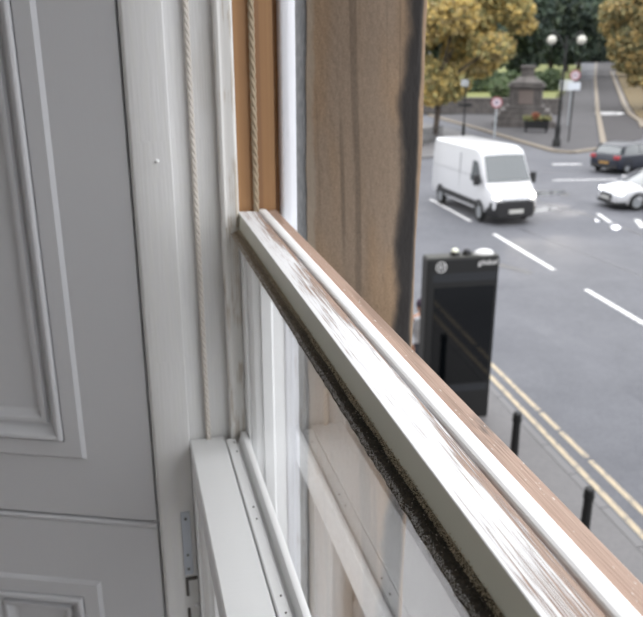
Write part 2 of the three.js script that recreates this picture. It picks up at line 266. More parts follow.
// local x axis = leftwards; a right-handed frame needs x cross y = z, so leaf coordinates run with x = -s
{
  const right = shDir.clone().negate(), up = new THREE.Vector3(0, 1, 0), nor = new THREE.Vector3().crossVectors(right, up).normalize();
  const q = new THREE.Quaternion().setFromRotationMatrix(new THREE.Matrix4().makeBasis(right, up, nor));
  // ring moulding round a panel: nested rectangles of given inset and height; panel rectangle outer edges in s and y
  const ring = (sa, sb, ya, yb, prof) => {
    const pos = []; const C = (i, [ins, d]) => { const x0 = -sb + ins, x1 = -sa - ins, y0 = ya + ins, y1 = yb - ins; return [[x0, y0, d], [x1, y0, d], [x1, y1, d], [x0, y1, d]][i]; };
    for (let k = 0; k < prof.length - 1; k++) for (let e = 0; e < 4; e++) { const a = C(e, prof[k]), b = C((e + 1) % 4, prof[k]), c = C((e + 1) % 4, prof[k + 1]), d = C(e, prof[k + 1]); pos.push(...a, ...b, ...c, ...a, ...c, ...d); }
    const g = new THREE.BufferGeometry(); g.setAttribute('position', new THREE.Float32BufferAttribute(pos, 3)); g.computeVertexNormals(); return uvBox(toCreasedNormals(g, 0.7));
  };
  const raised = [[0, -0.002], [0.0003, 0.0002], [0.0046, 0.0046], [0.0245, 0.0042], [0.0248, -0.003]];
  const mould = [[0.0245, -0.003], [0.0262, -0.003], [0.0262, 0.005], [0.0275, 0.0078], [0.0295, 0.009], [0.032, 0.0085], [0.0345, 0.006], [0.037, 0.0015], [0.0395, -0.002], [0.043, -0.0045], [0.0455, -0.005], [0.046, -0.002], [0.0475, 0.0005], [0.05, 0.0012], [0.0525, 0.0002], [0.055, -0.0035], [0.0575, -0.008], [0.0605, -0.0095]];
  const leaf = (label, y0, y1, pa, pb, top) => {
    const g = thing('window_shutter', label, 'shutter', [SHX, EYE, JAMB], 0); g.quaternion.copy(q);
    const sR = -0.008, sL = 0.3, pR = 0.0735, pL = 0.262;      // right edge, left edge, panel right and left edges
    const T = 0.03;
    part('stile', box(-pR - 0.001, -sR, y0, y1, -T, 0), M.shutter, g); part('stile', box(-sL, -pL + 0.001, y0, y1, -T, 0), M.shutter, g);
    part('rail', box(-pL, -pR, y0, pa + 0.001, -T, 0), M.shutter, g); part('rail', box(-pL, -pR, pb - 0.001, y1, -T, 0), M.shutter, g);
    part('raised_border', ring(pR, pL, pa, pb, raised), M.shutter, g);
    part('panel_moulding', ring(pR, pL, pa, pb, mould), M.shutter, g);
    part('panel', box(-pL + 0.05, -pR - 0.05, pa + 0.05, pb - 0.05, -0.02, -0.0095), M.shutter, g);
    if (top) {                                                    // rounded bead along the meeting edge
      const prof = [[y1, -T], [y1 + 0.0, -0.001], ...arc(y1 + 0.0045, -0.001, 0.0032, Math.PI, 0, 6), [y1 + 0.008, -T]];
      const s = shapeOf(prof.map(([yy, d]) => [d, yy])); let e = new THREE.ExtrudeGeometry(s, { depth: sL - sR, bevelEnabled: false }); e.rotateY(-Math.PI / 2); e.translate(-sR, 0, 0);
      part('meeting_bead', uvBox(toCreasedNormals(e, 0.6)), M.shutter, g);
    }
    return g;
  };
  leaf('grey-white upper shutter leaf with tall moulded panel left of the sash frame', -0.5645, HEAD - EYE - 0.01, -0.484, HEAD - EYE - 0.12);
  leaf('grey-white lower shutter leaf below the horizontal meeting line', SILL - EYE + 0.005, -0.576, SILL - EYE + 0.1, -0.6627, true);
}

let upperSash, lowerSash;
// ---- upper sash, slid part way down (outer track)
const byNormal = (g, test) => {      // two material groups by the way faces point
  g = g.index ? g.toNonIndexed() : g; const n = g.attributes.normal, sel = [[], []];
  for (let i = 0; i < n.count; i += 3) sel[test((n.getX(i) + n.getX(i + 1) + n.getX(i + 2)) / 3, (n.getY(i) + n.getY(i + 1) + n.getY(i + 2)) / 3, (n.getZ(i) + n.getZ(i + 1) + n.getZ(i + 2)) / 3) ? 0 : 1].push(i);
  const o = new THREE.BufferGeometry();
  for (const k of ['position', 'normal', 'uv']) { const a = g.attributes[k], arr = []; for (const L of sel) for (const i of L) for (let q = 0; q < 3; q++) for (let c = 0; c < a.itemSize; c++) arr.push(a.array[(i + q) * a.itemSize + c]); o.setAttribute(k, new THREE.Float32BufferAttribute(arr, a.itemSize)); }
  o.addGroup(0, sel[0].length * 3, 0); o.addGroup(sel[0].length * 3, sel[1].length * 3, 1); return o;
};
function uvTop(g, x0, x1) { const p = g.attributes.position, uv = g.attributes.uv; for (let i = 0; i < p.count; i++) uv.setXY(i, clamp((p.getZ(i) + 0.85) / 1.3, 0, 1), clamp((p.getX(i) - x0) / (x1 - x0))); return g; }
{
  const s = upperSash = thing('sash', 'slid-down outer window sash with worn white paint on its top rail', 'sash window');
  const ZA = JAMB + 0.003, ZB = NEAR - 0.003, yT = Y(-0.1806), yB = yT - 1.1;
  // top rail: flat inner tread, the groove, and the body under them
  const tread = alongZ([[0.1225, Y(-0.2215)], [0.147, Y(-0.2215)], [0.147, Y(-0.1835)], [0.1452, Y(-0.183)], [0.1442, Y(-0.1812)], [0.1229, Y(-0.1806)], [0.1225, Y(-0.181)]], ZA, ZB, 0.3);
  const tr = new THREE.Mesh(byNormal(uvTop(tread, 0.1225, 0.1455), (x, y) => y > 0.35), [M.wornTop, M.railFace]); tr.name = 'top_rail'; tr.castShadow = tr.receiveShadow = true; s.add(tr);
  tr.userData.label = 'rail top with white paint worn off along the grain';
  const outer = alongZ([[0.1465, Y(-0.2215)], [0.1668, Y(-0.2215)], [0.1668, Y(-0.182)], [0.1655, Y(-0.1806)], [0.1575, Y(-0.1812)], [0.1465, Y(-0.1835)]], ZA, ZB, 0.3);
  const ow = new THREE.Mesh(byNormal(uvTop(outer, 0.1555, 0.1668), (x, y) => y > 0.35), [M.bareWood, M.sashPaint]); ow.name = 'bare_wood_edge'; ow.castShadow = ow.receiveShadow = true; s.add(ow); ow.userData.label = 'strip of bare pinkish wood along the outer edge';
  const bd = [[0.1455, Y(-0.184)], [0.1457, Y(-0.1812)], [0.1463, Y(-0.1801)], [0.1476, Y(-0.1794)], [0.150, Y(-0.1791)], [0.153, Y(-0.1792)], [0.1546, Y(-0.1798)], [0.1554, Y(-0.181)], [0.1558, Y(-0.184)]];
  part('weather_bead', alongZ(bd, ZA, ZB, 0.15), M.beadWhite, s).userData.label = 'white painted bead along the rail';
  // side stiles with a moulded inner edge, glazed behind
  for (const [z, k] of [[ZA, 1], [ZB, -1]]) {
    const P = (a) => a.map(([x, d]) => [x, z + k * d]);
    part('stile', alongY(P([[0.1225, 0], [0.1225, 0.030], [0.126, 0.0305], [0.1265, 0.034], [0.130, 0.038], [0.137, 0.0405], [0.1385, 0.0405], [0.1385, 0.0435], [0.1495, 0.0435], [0.1495, 0.034], [0.156, 0.034], [0.1668, 0.030], [0.1668, 0]]), yB, yT - 0.041, 0.4), M.sashPaint, s);
  }
  part('bottom_rail', alongZ([[0.1225, yB], [0.1668, yB], [0.1668, yB + 0.05], [0.1225, yB + 0.05]], ZA + 0.04, ZB - 0.04), M.sashPaint, s);
  part('glass_pane', box(0.1505, 0.1508, yB + 0.045, yT - 0.02, ZA + 0.035, ZB - 0.035), M.glass, s);
  // black pile and grit along the foot of the rail
  const r = rng(7), base = []; const n = 400;
  const pos = [];
  // a pile strip that stands out about a centimetre from the foot of the rail, its top loaded with grit
  const D = (z) => 0.0102 + 0.0011 * (fbm(z * 160, 4, 145, 3) - 0.5), yS = Y(-0.1998), z0 = JAMB + 0.013;
  const row = (z) => { const j = 0.0012 * (fbm(z * 90, 1, 140, 3) - 0.5), w = D(z); return [[0.1226, yS + 0.0006, z], [0.1212, yS - 0.0004 + j, z], [0.1226 - w * 0.55, yS - 0.0014 + j, z], [0.1226 - w, yS - 0.0036, z], [0.1226 - w + 0.001, yS - 0.0052, z], [0.1226, yS - 0.009, z]]; };
  for (let i = 0; i < n; i++) { const a = row(lerp(z0, ZB, i / n)), b = row(lerp(z0, ZB, (i + 1) / n)); for (let k = 0; k < 5; k++) pos.push(...a[k], ...a[k + 1], ...b[k + 1], ...a[k], ...b[k + 1], ...b[k]); }
  const bg = new THREE.BufferGeometry(); bg.setAttribute('position', new THREE.Float32BufferAttribute(pos, 3)); bg.computeVertexNormals();
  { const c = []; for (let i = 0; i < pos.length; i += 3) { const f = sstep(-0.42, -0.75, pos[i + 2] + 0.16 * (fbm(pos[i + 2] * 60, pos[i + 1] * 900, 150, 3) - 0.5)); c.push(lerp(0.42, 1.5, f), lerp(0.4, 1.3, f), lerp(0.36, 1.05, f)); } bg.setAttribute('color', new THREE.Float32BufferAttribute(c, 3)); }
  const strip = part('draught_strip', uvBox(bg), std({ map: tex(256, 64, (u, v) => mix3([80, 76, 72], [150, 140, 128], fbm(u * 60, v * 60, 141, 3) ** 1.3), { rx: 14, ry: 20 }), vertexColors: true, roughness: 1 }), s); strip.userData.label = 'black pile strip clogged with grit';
  const grain = new THREE.OctahedronGeometry(0.5, 0), N = 34000, im = new THREE.InstancedMesh(grain, std({ color: 0xffffff, roughness: 0.9 }), N);
  const m4 = new THREE.Matrix4(), qq = new THREE.Quaternion(), e = new THREE.Euler(), col = new THREE.Color();
  for (let i = 0; i < N; i++) {
    const z = lerp(z0, 0.1, r() ** 0.9), w = D(z), t = r(), band = t < 0.07 ? -(r() ** 2) * 0.25 : t < 0.4 ? r() * 0.42 : r() * 1.04;
    const sz = lerp(0.0003, 0.00095, r() ** 2.2), hair = r() < (band > 0.75 ? 0.75 : 0.3);
    e.set(r() * 6.3, r() * 6.3, r() * 6.3); qq.setFromEuler(e);
    m4.compose(band < 0 ? new THREE.Vector3(0.1222, yS - band * 0.012, z) : new THREE.Vector3(0.1224 - band * w, yS + 0.0004 - 0.0036 * band ** 1.6 + r() * 0.0006 - (band > 0.95 ? r() * 0.002 : 0), z), qq, hair ? new THREE.Vector3(0.00016, lerp(0.0012, band > 0.75 ? 0.005 : 0.003, r()), 0.00016) : new THREE.Vector3(sz, sz * lerp(0.6, 1.3, r()), sz));
    im.setMatrixAt(i, m4);
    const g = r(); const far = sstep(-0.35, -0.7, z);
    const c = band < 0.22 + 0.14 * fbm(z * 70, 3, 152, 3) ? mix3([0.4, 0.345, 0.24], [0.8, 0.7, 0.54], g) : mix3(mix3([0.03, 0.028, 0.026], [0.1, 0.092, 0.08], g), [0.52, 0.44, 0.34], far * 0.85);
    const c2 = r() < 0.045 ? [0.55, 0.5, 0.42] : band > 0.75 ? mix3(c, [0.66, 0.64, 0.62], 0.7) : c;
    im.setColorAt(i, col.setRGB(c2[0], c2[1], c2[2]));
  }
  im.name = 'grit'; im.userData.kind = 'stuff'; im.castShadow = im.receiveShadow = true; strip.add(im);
}

// ---- lower sash (inner track): its meeting rail seen from above
{
  const s = lowerSash = thing('sash', 'lower inner window sash with clean white meeting rail beside the shutter', 'sash window');
  const ZA = JAMB + 0.003, ZB = NEAR - 0.003, yT = Y(-0.458), yB = SILL + 0.005;
  part('meeting_rail', alongZ([[0.054, yT - 0.042], [0.096, yT - 0.042], [0.096, yT - 0.001], [0.0945, yT], [0.0555, yT], [0.054, yT - 0.0015]], ZA, ZB, 0.3), M.sashPaint, s);
  part('nailed_strip', alongZ([[0.0968, yT - 0.03], [0.109, yT - 0.03], [0.109, yT - 0.0005], [0.1075, yT + 0.0012], [0.0982, yT + 0.0018], [0.0968, yT + 0.0008]], ZA + 0.012, ZB - 0.012, 0.3), M.sashPaint, s);
  for (let k = 0; k < 14; k++) { const g = new THREE.CylinderGeometry(0.00095, 0.00095, 0.0008, 8); g.translate(0.1045 + 0.002 * (hash2(k, 3, 9) - 0.5), yT + 0.0018, ZA + 0.022 + k * 0.07 + (k % 2 ? -0.048 : 0)); part('nail', g, M.nail, s); }
  part('meeting_lip', alongZ([[0.109, yT - 0.03], [0.1218, yT - 0.03], ...arc(0.1203, yT + 0.0095, 0.0015, 0, Math.PI / 2, 3), ...arc(0.1162, yT + 0.0095, 0.0015, Math.PI / 2, Math.PI, 3), [0.1118, yT - 0.002], [0.109, yT - 0.003]], ZA + 0.014, ZB - 0.014, 0.5), M.sashPaint, s);
  for (const [z, k] of [[ZA, 1], [ZB, -1]]) {
    const P = (a) => a.map(([x, d]) => [x, z + k * d]);
    part('stile', alongY(P([[0.054, 0], [0.054, 0.034], [0.058, 0.0345], [0.0585, 0.038], [0.063, 0.0425], [0.069, 0.0445], [0.069, 0.0475], [0.08, 0.0475], [0.08, 0.036], [0.1, 0.034], [0.1, 0]]), yB, yT - 0.042, 0.4), M.sashPaint, s);
  }
  part('bottom_rail', box(0.054, 0.1, yB, yB + 0.07, ZA + 0.03, ZB - 0.03, 0.002), M.sashPaint, s);
  part('glass_pane', box(0.0805, 0.0808, yB + 0.06, yT - 0.035, ZA + 0.038, ZB - 0.038), M.glass, s);
}

// ---- sash cords: three twisted strands
function ropeGeo(x, z, y0, y1, r, pitch, mat, sway = 0) {
  const H = y1 - y0, gs = [], seg = Math.round(H / pitch * 14);
  for (let k = 0; k < 3; k++) {
    const pts = []; for (let i = 0; i <= seg; i++) { const t = i / seg, a = t * H / pitch * 2 * Math.PI + k * 2.0944, sx = sway * Math.sin(t * 3.1); pts.push(new THREE.Vector3(x + sx + r * 0.5 * Math.cos(a), y0 + t * H, z + r * 0.5 * Math.sin(a))); }
    gs.push(new THREE.TubeGeometry(new THREE.CatmullRomCurve3(pts), seg * 2, r * 0.56, 7));
  }
  return merge(gs);
}
part('cord', ropeGeo(0.0768, JAMB + 0.005, Y(-0.46), HEAD - 0.2, 0.0031, 0.024), M.rope, lowerSash).userData.label = 'white twisted cord in front of the white painted frame';
part('cord', ropeGeo(0.1435, JAMB + 0.004, Y(-0.182), HEAD - 0.2, 0.0033, 0.03), M.ropeOld, upperSash).userData.label = 'beige cord hanging down the bare brown wooden track';

// ------------------------------------------------------------------ street
const ground = (name, poly, y, thick, mat, label) => { let g = new THREE.ExtrudeGeometry(shapeOf(poly.map(([x, z]) => [x, -z])), { depth: thick, bevelEnabled: false }); g.rotateX(-Math.PI / 2); g.translate(0, y - thick, 0); const m = solo(name, uvBox(g), mat, label, null, 'structure'); return m; };
const road = ground('road', [[-10, 40], [220, 40], [220, -330], [-60, -330], [-60, -16], [-10, -16]], 0, 0.3, M.asphalt, 'wet grey asphalt road');
const strip = (pts, w, mat, name, parent, h = 0.004, y = 0) => { for (let i = 0; i < pts.length - 1; i++) { const [x0, z0] = pts[i], [x1, z1] = pts[i + 1], L = Math.hypot(x1 - x0, z1 - z0); const g = box(-w / 2, w / 2, 0, h, -L / 2, L / 2); const m = part(name, g, mat, parent); m.position.set((x0 + x1) / 2, y, (z0 + z1) / 2); m.rotation.y = Math.atan2(x1 - x0, z1 - z0); } };
strip([[6.96, -15], [6.43, -7.3]], 0.1, M.markYellow, 'yellow_line', road); strip([[6.43, -7.3], [6.2, -3]], 0.1, M.markYellow, 'yellow_line', road);
for (let z = -15.4, k = 0; z < -3; k++) { const L = 0.55 + 1.3 * hash2(k, 1, 5), x = 6.34 + (-z) * 0.0575; strip([[x, z], [x - L * 0.0575, z + L]], 0.095, M.markYellow, 'yellow_line', road); z += L + 0.02 + 0.14 * hash2(k, 2, 5); }
strip([[12.56, -30.2], [12.41, -25.9]], 0.14, M.markWhite, 'lane_mark', road);
strip([[12.34, -23.85], [12.02, -19.35]], 0.14, M.markWhite, 'lane_mark', road);
strip([[11.87, -17.45], [11.6, -13]], 0.14, M.markWhite, 'lane_mark', road);
strip([[11.5, -11], [11.2, -6.6]], 0.14, M.markWhite, 'lane_mark', road);
strip([[12.75, -36.3], [12.62, -32.1]], 0.14, M.markWhite, 'lane_mark', road);
strip([[18.55, -24.6], [17.95, -23.4]], 0.2, M.markWhite, 'lane_mark', road); strip([[17.75, -25.9], [17.3, -24.4]], 0.14, M.markWhite, 'lane_mark', road);
strip([[20.0, -33.1], [23.2, -32.6]], 0.16, M.markWhite, 'lane_mark', road); strip([[22.6, -37.6], [24.2, -37.3]], 0.3, M.markWhite, 'lane_mark', road);
strip([[16.6, -29.6], [17.0, -27], [17.35, -24.6], [17.2, -22.4]], 0.14, M.tar, 'tar_seam', road, 0.003);
strip([[15.9, -27.3], [16.6, -26.5]], 0.3, M.tar, 'tar_seam', road, 0.003); strip([[17.6, -30.9], [18.9, -30.1], [18.4, -29.4]], 0.35, M.tar, 'tar_seam', road, 0.003);
strip([[10.4, -21], [11.2, -19.2]], 0.3, M.tar, 'tar_seam', road, 0.003); strip([[13.6, -24.4], [14.3, -16], [14.2, -10]], 0.06, M.tar, 'tar_seam', road, 0.003);
strip([[17.6, -36.2], [20.5, -35.4], [22.6, -34.9]], 0.1, M.tar, 'tar_seam', road, 0.003);
{ const blob = (cx, cz, rx, rz, sd, rot) => { const pts = []; for (let i = 0; i < 40; i++) { const a = i / 40 * Math.PI * 2, k = 0.75 + 0.5 * fbm(Math.cos(a) * 1.6 + 5, Math.sin(a) * 1.6 + 5, sd, 3), x = Math.cos(a) * rx * k, z = Math.sin(a) * rz * k; pts.push([cx + x * Math.cos(rot) - z * Math.sin(rot), -(cz + x * Math.sin(rot) + z * Math.cos(rot))]); } const g = new THREE.ShapeGeometry(shapeOf(pts)); g.rotateX(-Math.PI / 2); g.translate(0, 0.0045, 0); part('puddle', uvBox(g), M.water, road); };
  blob(17.05, -24.83, 0.14, 0.24, 3, 0.6); blob(17.0, -23.71, 0.2, 0.4, 4, 0.6); blob(16.0, -27.1, 0.35, 0.9, 6, 1.2); blob(18.3, -30.2, 0.4, 1.0, 8, 1.1); }
// near pavement and its kerb stones
const kx = (z) => 5.72 + (-z) * 0.06;
const pav = ground('pavement', [[0.341, 9], [kx(9), 9], [kx(-40), -40], [0.341, -40]], 0.05, 0.05, M.pavement, 'grey pavement below the window');
for (let z = -16; z < -3; z += 0.92) { const x = kx(z) + 0.07, m = part('kerb_stone', box(-0.07, 0.07, 0, 0.058, -0.455, 0.455, 0.008), M.kerb, pav); m.position.set(x, 0, z); m.rotation.y = -Math.atan(0.06); }
// far side: island on the left, park corner on the right
const isl = ground('pavement_island', [[13.5, -40.6], [17.2, -41.6], [20.2, -44.6], [23.4, -48.6], [24, -53], [23.6, -66], [-20, -66], [-20, -40.6]], 0.1, 0.1, M.pavement, 'pavement on the far left with tree and railing');
strip([[13.5, -40.55], [17.2, -41.55], [20.2, -44.5], [23.45, -48.5], [24.05, -53]], 0.25, M.kerb, 'kerb_stone', isl, 0.12);
const pk = ground('pavement_corner', [[26.9, -66], [26.35, -54.8], [25.7, -48], [25.3, -42], [26.1, -41.3], [28.6, -42.4], [30.2, -45], [78, -120], [60, -120], [33, -66]], 0.1, 0.1, M.pavementOld, 'paved corner in front of the stone monument');
strip([[26.9, -66], [26.35, -54.8], [25.7, -48], [25.3, -42], [26.1, -41.25], [28.6, -42.3]], 0.4, M.kerbTan, 'kerb_stone', pk, 0.115);
strip([[29.4, -43.1], [44.2, -66.5], [78, -119], [140, -214]], 0.38, M.kerbTan, 'kerb_stone', pk, 0.14);
strip([[38.9, -52.3], [41.5, -56.2], [44.6, -62], [51, -72.1], [59.9, -85.7], [77.8, -113.1], [101.5, -149.3]], 0.45, M.kerbTan, 'kerb_stone', pk, 0.13);
{ const g = new THREE.RingGeometry(0.75, 1.3, 28); g.rotateX(-Math.PI / 2); g.scale(1.25, 1, 1); const m = part('road_marking', uvBox(g), M.markWhite, road); m.position.set(43.6, 0.026, -63.8); m.rotation.y = 0.5; strip([[42.9, -63.6], [44.3, -64.0]], 0.5, M.markWhite, 'road_marking', road, 0.006, 0.02); }
ground('park_road', [[29.6, -43.0], [44.4, -66.3], [78.2, -118.9], [140, -213], [150, -206], [101.7, -149.0], [78, -112.9], [60.1, -85.5], [51.2, -71.9], [44.8, -61.8], [39.1, -52.1], [34.4, -46.2]], 0.02, 0.02, std({ map: tex(256, 256, (u, v) => mix3([46, 44, 46], [64, 61, 62], fbm(u * 60, v * 60, 201, 3)), { rx: 0.2, ry: 0.2 }), roughness: 0.95 }), 'dark old asphalt road climbing into the park');
const lawn = ground('park_lawn', [[20, -69.5], [28, -67.8], [34.4, -64.8], [37.5, -63.2], [60, -98], [96, -152], [50, -200], [-40, -200], [-40, -69.5]], 1.35, 1.35, M.grass, 'grass bank behind the park wall');
ground('park_lawn_right', [[39.3, -52], [44.9, -61.6], [51.3, -71.7], [60.2, -85.3], [78.2, -112.6], [102, -148.8], [160, -205], [160, -60], [60, -48]], 0.12, 0.12, M.litter, 'leaf-strewn verge beside the park road on the right');

// park boundary wall in coursed stone blocks
{
  const w = thing('park_wall', 'low grey stone wall running behind the monument', 'wall');
  const run = (x0, z0, x1, z1, h) => { const L = Math.hypot(x1 - x0, z1 - z0), a = Math.atan2(x1 - x0, z1 - z0), n = Math.max(1, Math.round(L / 1.1)); for (let c = 0; c < 3; c++) for (let i = 0; i < n; i++) { const m = part('stone_block', box(-0.2, 0.2, 0.008, h / 3 - 0.008, -L / n / 2 + 0.008, L / n / 2 - 0.008, 0.015), M.greyStone, w); const t = clamp((i + 0.5 + (c % 2 ? 0.3 : 0)) / n, 0, 1); m.position.set(lerp(x0, x1, t), 0.1 + c * h / 3, lerp(z0, z1, t)); m.rotation.y = a; }
    const cp = part('coping', box(-0.28, 0.28, 0, 0.14, -L / 2, L / 2, 0.03), M.greyStone, w); cp.position.set((x0 + x1) / 2, 0.1 + h, (z0 + z1) / 2); cp.rotation.y = a; };
  run(16, -70.5, 28, -67.4, 1.25); run(28, -67.4, 34.4, -64.4, 1.25); run(34.4, -64.4, 38, -63.0, 1.25);
}

// ---- digital street kiosk
{
  const a = [4.7054, -11.297], u = [0.9976, 0.0698], W = 1.236, H = 2.98, D = 0.3;
  const k = thing('digital_kiosk', 'tall black digital street kiosk with dark screen on the pavement', 'kiosk', [a[0] + u[0] * W / 2, 0.05, a[1] + u[1] * W / 2], -Math.atan2(u[1], u[0]));
  const bl = std({ color: 0x0e0f10, roughness: 0.5 }), scr = phys({ color: 0x050709, roughness: 0.05, ior: 1.5 }), band = std({ color: 0x1d2025, roughness: 0.5 }), white = std({ color: 0xc4c4c4, roughness: 0.5 });
  const top = H - 0.05;
  part('cabinet', box(-W / 2, W / 2, 0, top, -D, 0, 0.02), bl, k);
  part('top_cap', box(-W / 2 + 0.01, W / 2 - 0.01, top, top + 0.02, -D + 0.02, -0.01, 0.008), std({ color: 0x2c2c27, roughness: 0.6 }), k);
  part('screen', box(-W / 2 + 0.13, W / 2 - 0.055, 0.69, 2.44, 0, 0.006), scr, k);
  part('header_band', box(-W / 2 + 0.095, W / 2 - 0.035, 2.535, 2.68, 0, 0.004), band, k);
  part('footer_band', box(-W / 2 + 0.13, W / 2 - 0.06, 0.53, 0.66, 0, 0.004), band, k);
  const rg = new THREE.RingGeometry(0.075, 0.094, 32); rg.translate(-W / 2 + 0.235, 2.795, 0.003); part('round_logo', rg, white, k);
  const dk = part('logo_disc', (() => { const g = new THREE.CircleGeometry(0.075, 32); g.translate(-W / 2 + 0.235, 2.795, 0.002); return g; })(), std({ color: 0x34363a, roughness: 0.6 }), k);
  const font = await new FontLoader().loadAsync('fonts/droid/droid_sans_bold.typeface.json');
  const tg = (t, s, x, y, mat, sh = 0) => { const g = new TextGeometry(t, { font, size: s, depth: 0.003, curveSegments: 4 }); if (sh) g.applyMatrix4(new THREE.Matrix4().set(1, sh, 0, 0, 0, 1, 0, 0, 0, 0, 1, 0, 0, 0, 0, 1)); g.translate(x, y, 0.002); return g; };
  part('logo_letters', tg('BT', 0.07, -W / 2 + 0.187, 2.762, 0), white, k);
  part('lettering', tg('global', 0.083, -W / 2 + 0.86, 2.8, 0, 0.15), white, k).userData.label = 'white lettering reading global';
  const dome = new THREE.SphereGeometry(1, 24, 12, 0, Math.PI * 2, 0, Math.PI / 2); dome.scale(0.17, 0.085, 0.12); dome.translate(W / 2 - 0.22, top + 0.015, -D / 2); part('aerial_dome', dome, white, k);
  for (const [x, c] of [[-0.11, 0xd9dcc8], [0.1, 0x33343a]]) { const b = part('camera_base', cyl(0.085, 0.07, 0.06, x, top + 0.015, -D / 2), bl, k); const d = new THREE.SphereGeometry(0.06, 16, 10); d.scale(1, 0.8, 1); d.translate(x, top + 0.085, -D / 2); part('camera_dome', d, std({ color: c, roughness: 0.3 }), b); }
}
// ---- bollards
const bollardAt = (x, z, label) => { const b = thing('bollard', label, 'bollard', [x, 0.05, z], 0, 'black bollards along the kerb'); part('post', cyl(0.07, 0.058, 0.84, 0, 0, 0, 24), M.blackMetal, b); part('collar', cyl(0.072, 0.072, 0.05, 0, 0.8, 0, 24), M.blackMetal, b); part('cap', new THREE.LatheGeometry([[0.064, 0.85], [0.064, 0.92], [0.05, 0.945], [0, 0.955]].map((p) => new THREE.Vector2(...p)), 24), M.blackMetal, b); };
bollardAt(5.55, -9.53, 'black street bollard nearer the kiosk by the double yellow lines');
bollardAt(5.42, -7.39, 'black street bollard nearest the window, low right of the other');

// ---- vehicles: bodies lofted from cross-sections along local +x (forwards)
function loft(st, crease = 0.5) { // st: [x, [[y, halfwidth], ...]] from bottom centre up to top centre
  const rings = st.map(([x, p]) => [...p.map(([y, w]) => [x, y, w]), ...p.slice(1, -1).reverse().map(([y, w]) => [x, y, -w])]), pos = [], n = rings[0].length;
  for (let i = 0; i < rings.length - 1; i++) for (let j = 0; j < n; j++) { const a = rings[i][j], b = rings[i][(j + 1) % n], c = rings[i + 1][(j + 1) % n], d = rings[i + 1][j]; pos.push(...a, ...c, ...b, ...a, ...d, ...c); }
  for (const [r, f] of [[rings[0], 1], [rings[rings.length - 1], 0]]) for (let j = 1; j < n - 1; j++) pos.push(...(f ? [...r[0], ...r[j], ...r[j + 1]] : [...r[0], ...r[j + 1], ...r[j]]));
  const g = new THREE.BufferGeometry(); g.setAttribute('position', new THREE.Float32BufferAttribute(pos, 3)); g.computeVertexNormals(); return uvBox(toCreasedNormals(g, crease));
}
function patch(a, b, c, d, bulge = [0, 0, 0], n = 6, t = 0.01) { // curved quad a-b-c-d
  const pos = [], P = (u, v) => { const k = 4 * u * (1 - u); return [0, 1, 2].map((i) => lerp(lerp(a[i], b[i], u), lerp(d[i], c[i], u), v) + bulge[i] * k); };
  for (let i = 0; i < n; i++) for (let j = 0; j < n; j++) { const q = [P(i / n, j / n), P((i + 1) / n, j / n), P((i + 1) / n, (j + 1) / n), P(i / n, (j + 1) / n)]; pos.push(...q[0], ...q[1], ...q[2], ...q[0], ...q[2], ...q[3]); }
  const g = new THREE.BufferGeometry(); g.setAttribute('position', new THREE.Float32BufferAttribute(pos, 3)); g.computeVertexNormals(); return uvBox(g);
}
const VM = {
  white: phys({ color: 0xb4b5b8, roughness: 0.35, clearcoat: 0.6, clearcoatRoughness: 0.1 }), navy: phys({ color: 0x0f1524, roughness: 0.4, clearcoat: 0.25, clearcoatRoughness: 0.1 }),
  glass: phys({ color: 0x30383c, roughness: 0.05, clearcoat: 1, ior: 1.6 }), plastic: std({ color: 0x1a1a1c, roughness: 0.6 }), tyre: std({ color: 0x161616, roughness: 0.85 }), hub: std({ color: 0x8d9093, roughness: 0.4, metalness: 0.6 }), plate: std({ color: 0xaaaaa6, roughness: 0.5 }), plateY: std({ color: 0x8a6a38, roughness: 0.5 }), red: std({ color: 0x7a2628, roughness: 0.3 }), chrome: std({ color: 0xb8babd, roughness: 0.25, metalness: 0.8 }),
  lamp: std({ color: 0xffffff, emissive: 0xfff4e2, emissiveIntensity: 4, roughness: 0.3 }), lampLow: std({ color: 0xffffff, emissive: 0xf4f6ff, emissiveIntensity: 9, roughness: 0.3 }), lampOff: std({ color: 0xd6dadf, roughness: 0.15 }), tailOn: std({ color: 0x802a30, emissive: 0xd02430, emissiveIntensity: 0.05, roughness: 0.4 }),
};
function wheel(p, x, z, r, w) { const g = new THREE.TorusGeometry(r - w * 0.32, w * 0.36, 10, 28); g.scale(1, 1, 1.35); g.translate(x, r, z); const t = part('wheel', g, VM.tyre, p); const d = new THREE.CylinderGeometry(r * 0.62, r * 0.62, w * 0.8, 24); d.rotateX(Math.PI / 2); d.translate(x, r, z); part('hub', d, VM.hub, t); }
function headlight(parent, geo, mat, at, dir, power) { const l = part('headlight', geo, mat, parent); const sp = new THREE.SpotLight(0xfff4e2, power, 30, 0.5, 0.7, 2); sp.position.set(...at); sp.target.position.set(at[0] + dir[0], at[1] + dir[1], at[2] + dir[2]); sp.castShadow = true; sp.name = 'headlight_beam'; parent.add(sp); parent.add(sp.target); return l; }
